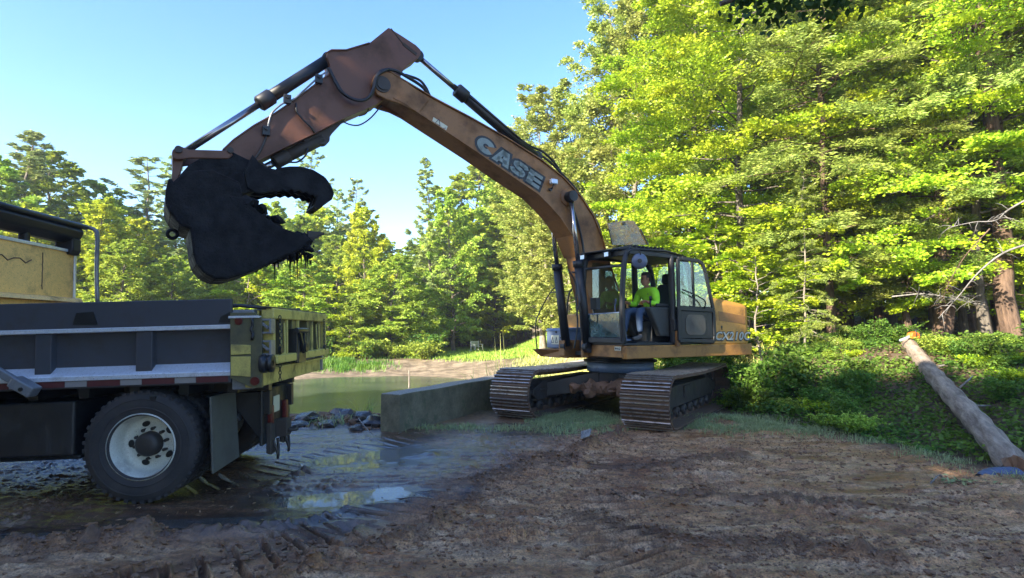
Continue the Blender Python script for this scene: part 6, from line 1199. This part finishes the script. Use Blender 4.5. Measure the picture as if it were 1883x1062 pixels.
# tow hitch plate
xh = -.16; mb = MB(); mb.box(xh-.03, xh, .70, TW-.70, .40, .98); [mb.prism([(xh-.4, .97), (xh, .97), (xh, .42)], y_, y_+.03) for y_ in (.72, TW-.75)]; hp = mb.build('hitch_plate', M['dark'], tr, .01)
mb = MB(); mb.box(xh, xh+.012, 1.05, 1.26, .70, .88); mb.build('placard', M['label'], hp, .01)
for y_ in (.86, 1.38): mb = MB(); mb.box(xh, xh+.05, y_, y_+.08, .58, .80); mb.build('tail_lamp', M['lampred'], hp, .01)
mb = MB(); mb.box(xh, xh+.16, 1.02, 1.20, .44, .62); mb.lathe([(.05+.02*math.cos(R_(a)), .02*math.sin(R_(a))) for a in range(0, 361, 45)], (xh+.19, 1.11, .50), 'z', 16); mb.prism([(xh, .30), (xh+.05, .28), (xh+.05, .62), (xh, .62)], .82, .98); mb.prism([(xh, .34), (xh+.05, .32), (xh+.05, .6), (xh, .6)], 1.28, 1.4); mb.build('pintle_hook', M['mudsteel'], hp, .012)
mb = MB()
for y_ in (.90, 1.30): mb.tube(spline([(xh+.05, y_, .42), (xh+.09, y_+.02, .28), (xh+.08, y_+.06, .22), (xh+.07, y_+.12, .3), (xh+.05, y_+.15, .42)]), .016, 6)
mb.build('safety_chain', M['mudsteel'], hp)

# ================================================================== OPERATOR
pe = thing('person', 'man in a hi-vis yellow green long sleeve shirt and jeans seated in the digger cab', 'person', (0, 0, 0)); pe.location = EXC.M @ Vector((-.12, .76, 1.93)); pe.rotation_euler = (0, 0, R_(212))
def skin(name, verts, edges, mat, parent=pe, root=0, sub=2):
    me = bpy.data.meshes.new(name); me.from_pydata([v[:3] for v in verts], edges, []); me.materials.append(mat); o = link(name, me); o.parent = parent
    s = o.modifiers.new('skin', 'SKIN'); s.use_smooth_shade = True; lay = me.skin_vertices[0].data
    for i, v in enumerate(verts): r_ = v[3]; lay[i].radius = r_ if isinstance(r_, tuple) else (r_, r_)
    lay[root].use_root = True
    sb = o.modifiers.new('sub', 'SUBSURF'); sb.levels = sb.render_levels = sub; return o
# local frame: hip centre at the origin, x forward, y to his left, z up
body = [(0, 0, .02, (.15, .13)), (.02, 0, .17, (.13, .115)), (.06, 0, .33, (.145, .115)), (.09, 0, .44, (.12, .09)), (.11, 0, .505, .052), (.125, 0, .555, .050),
        (.09, .19, .425, .068), (.13, .27, .24, .050), (.16, .285, .165, .043), (.33, .26, .20, .033), (.385, .25, .215, .027),
        (.09, -.19, .425, .068), (.13, -.27, .24, .050), (.16, -.285, .165, .043), (.33, -.26, .20, .033), (.385, -.25, .215, .027),
        (.10, .10, -.005, .095), (.30, .13, .03, .080), (.45, .15, .05, .068), (.47, .15, -.03, .058), (.46, .15, -.22, .046), (.45, .15, -.36, .036),
        (.10, -.10, -.005, .095), (.30, -.13, .03, .080), (.45, -.15, .05, .068), (.49, -.15, -.03, .058), (.53, -.15, -.22, .046), (.55, -.15, -.36, .036)]
ed = [(0, 1), (1, 2), (2, 3), (3, 4), (4, 5), (3, 6), (6, 7), (7, 8), (8, 9), (9, 10), (3, 11), (11, 12), (12, 13), (13, 14), (14, 15), (0, 16), (16, 17), (17, 18), (18, 19), (19, 20), (20, 21), (0, 22), (22, 23), (23, 24), (24, 25), (25, 26), (26, 27)]
skin('body', body, ed, M['skin'])
infl = lambda v, d: (v[0], v[1], v[2], tuple(r+d for r in v[3]) if isinstance(v[3], tuple) else v[3]+d)
ids = [0, 1, 2, 3, 6, 7, 8, 9, 11, 12, 13, 14]; mp = {a: i for i, a in enumerate(ids)}
skin('shirt', [infl(body[i], .018) for i in ids]+[(.105, 0, .482, (.088, .078)), (.11, 0, .512, .066)], [(mp[a], mp[b]) for a, b in ed if a in mp and b in mp]+[(mp[3], len(ids)), (len(ids), len(ids)+1)], M['hivis'])
mb = MB(); mb.tube([(.095, 0, .488), (.11, 0, .512)], [.073, .062], 18, False); mb.build('collar', M['hivis'], pe)
ids = [0, 16, 17, 18, 19, 20, 21, 22, 23, 24, 25, 26, 27]; mp = {a: i for i, a in enumerate(ids)}
skin('jeans', [infl(body[i], .014) if i else (0, 0, -.01, (.15, .13)) for i in ids], [(mp[a], mp[b]) for a, b in ed if a in mp and b in mp], M['jeans'])
for sy, fx in ((.15, .45), (-.15, .55)): skin('boot', [(fx-.03, sy, -.40, .045), (fx+.02, sy, -.45, .046), (fx+.12, sy*1.05, -.465, .042), (fx+.20, sy*1.1, -.47, .030)], [(0, 1), (1, 2), (2, 3)], M['boot'])
# head: shaped from rings
hd = thing('head', None, None); hd.parent = pe; hd.location = (.135, 0, .66); hd.rotation_euler = (0, R_(5), R_(-14))
rng_ = []; nH = 24; V = []; Fq = []
rows = [(-.125, .030, .040, .030), (-.118, .055, .045, .022), (-.095, .075, .056, .012), (-.065, .088, .064, .006), (-.03, .094, .070, .0), (.01, .098, .074, -.004), (.045, .100, .076, -.006), (.08, .094, .072, -.008), (.108, .074, .058, -.008), (.124, .040, .034, -.008), (.128, .004, .004, -.008)]
for (z_, rx, ry, cx_) in rows:
    for i in range(nH):
        q = 2*math.pi*i/nH; cq, sq = math.cos(q), math.sin(q); x_ = cx_+rx*cq; y_ = ry*sq
        if cq > .93:
            if -.04 < z_ < .0: x_ += .016
            if -.07 < z_ < -.05: x_ += .007
        if cq > .7 and abs(sq) > .25 and -.0 < z_ < .03: x_ -= .010
        V.append((x_, y_, z_))
for r_i in range(len(rows)-1): Fq += [(r_i*nH+i, r_i*nH+(i+1) % nH, (r_i+1)*nH+(i+1) % nH, (r_i+1)*nH+i) for i in range(nH)]
mb = MB(); mb.add(V, Fq, True); fc = mb.build('face', M['skin'], hd); sb = fc.modifiers.new('s', 'SUBSURF'); sb.levels = sb.render_levels = 1
mb = MB(); mb.add([(.088, -.010, -.045), (.088, .010, -.045), (.095, 0, .005), (.122, 0, -.038)], [(0, 1, 3), (1, 2, 3), (2, 0, 3), (0, 2, 1)], True); mb.build('nose', M['skin'], hd)
mb = MB(); mb.bar((.087, -.024, -.074), (.087, .024, -.074), .012, .006); mb.build('mouth', plain('lips', (.28, .10, .07), .5), hd)
mb = MB()
for s_ in (-1, 1): mb.lathe([(.001, -.011), (.008, -.008), (.011, 0), (.008, .008), (.001, .011)], (.083, s_*.031, .004), 'z', 12); mb.bar((.090, s_*.016, .024), (.084, s_*.050, .024), .008, .006)
mb.build('eye', M['hair'], hd)
for s_ in (-1, 1): mb = MB(); mb.M = Matrix.Translation((-.005, s_*.073, -.012)) @ Matrix.Scale(.45, 4, (0, 1, 0)); mb.lathe([(.001, -.034), (.014, -.028), (.020, 0), (.022, .02), (.014, .032), (.001, .034)], (0, 0, 0), 'z', 12); mb.build('ear', M['skin'], hd)
Vh = []; rowsH = [(-.05, .094, .0685, -.012), (-.01, .103, .078, -.010), (.04, .105, .081, -.010), (.085, .101, .078, -.012), (.115, .080, .063, -.010), (.134, .045, .038, -.010), (.139, .004, .004, -.010)]; Fh = []
for (z_, rx, ry, cx_) in rowsH:
    for i in range(nH):
        q = 2*math.pi*i/nH; cq = math.cos(q); f_ = 1.0
        if cq > .35 and z_ < .065: f_ = .86                      # hairline: the shell dips below the skin in front
        if z_ < -.02 and cq > -.2: f_ = .85
        Vh.append((cx_+rx*cq*f_, ry*math.sin(q)*f_, z_))
for r_i in range(len(rowsH)-1): Fh += [(r_i*nH+i, r_i*nH+(i+1) % nH, (r_i+1)*nH+(i+1) % nH, (r_i+1)*nH+i) for i in range(nH)]
mb = MB(); mb.add(Vh, Fh, True); mb.build('hair', M['hair'], hd)
# hands closed round the joysticks: palm, four fingers and a thumb
for s_ in (1, -1):
    hx, hy, hz = .385, s_*.25, .215
    skin('hand', [(hx-.03, hy, hz, (.024, .020)), (hx+.02, hy, hz+.01, (.034, .017)), (hx+.055, hy+s_*.0, hz+.015, (.033, .015))], [(0, 1), (1, 2)], M['skin'], sub=1)
    for j, (dy, ln) in enumerate(((-.030, .85), (-.010, 1.), (.010, .95), (.029, .75))):
        skin('finger', [(hx+.055, hy+dy, hz+.014, .0095), (hx+.085*ln+.008, hy+dy, hz+.004, .009), (hx+.088*ln, hy+dy, hz-.022, .0085), (hx+.066*ln, hy+dy, hz-.034, .0075)], [(0, 1), (1, 2), (2, 3)], M['skin'], sub=1)
    skin('thumb', [(hx+.0, hy-s_*.032, hz+.0, .011), (hx+.035, hy-s_*.048, hz-.008, .010), (hx+.062, hy-s_*.038, hz-.024, .008)], [(0, 1), (1, 2)], M['skin'], sub=1)
# small chest emblem on the shirt
mb = MB(); [mb.bar((.190+.002*i, .085, .38-.012*i), (.188+.002*i, .12, .38-.012*i), .003, .004) for i in range(3)]; mb.build('chest_print', M['ink'], pe)

# thin morning air between the trees
mb = MB(); mb.box(-95, 95, -45, 98, -2.2, 34); k = NT('air'); k.t.nodes.remove(k.b); v = k.n('VolumePrincipled'); v.inputs['Density'].default_value = .0010; v.inputs['Color'].default_value = (.86, .92, 1, 1); v.inputs['Anisotropy'].default_value = .2
k.l(v.outputs[0], k.out.inputs['Volume']); tag(mb.build('haze', k.m), 'thin pale morning haze between the far trees', kind='stuff')
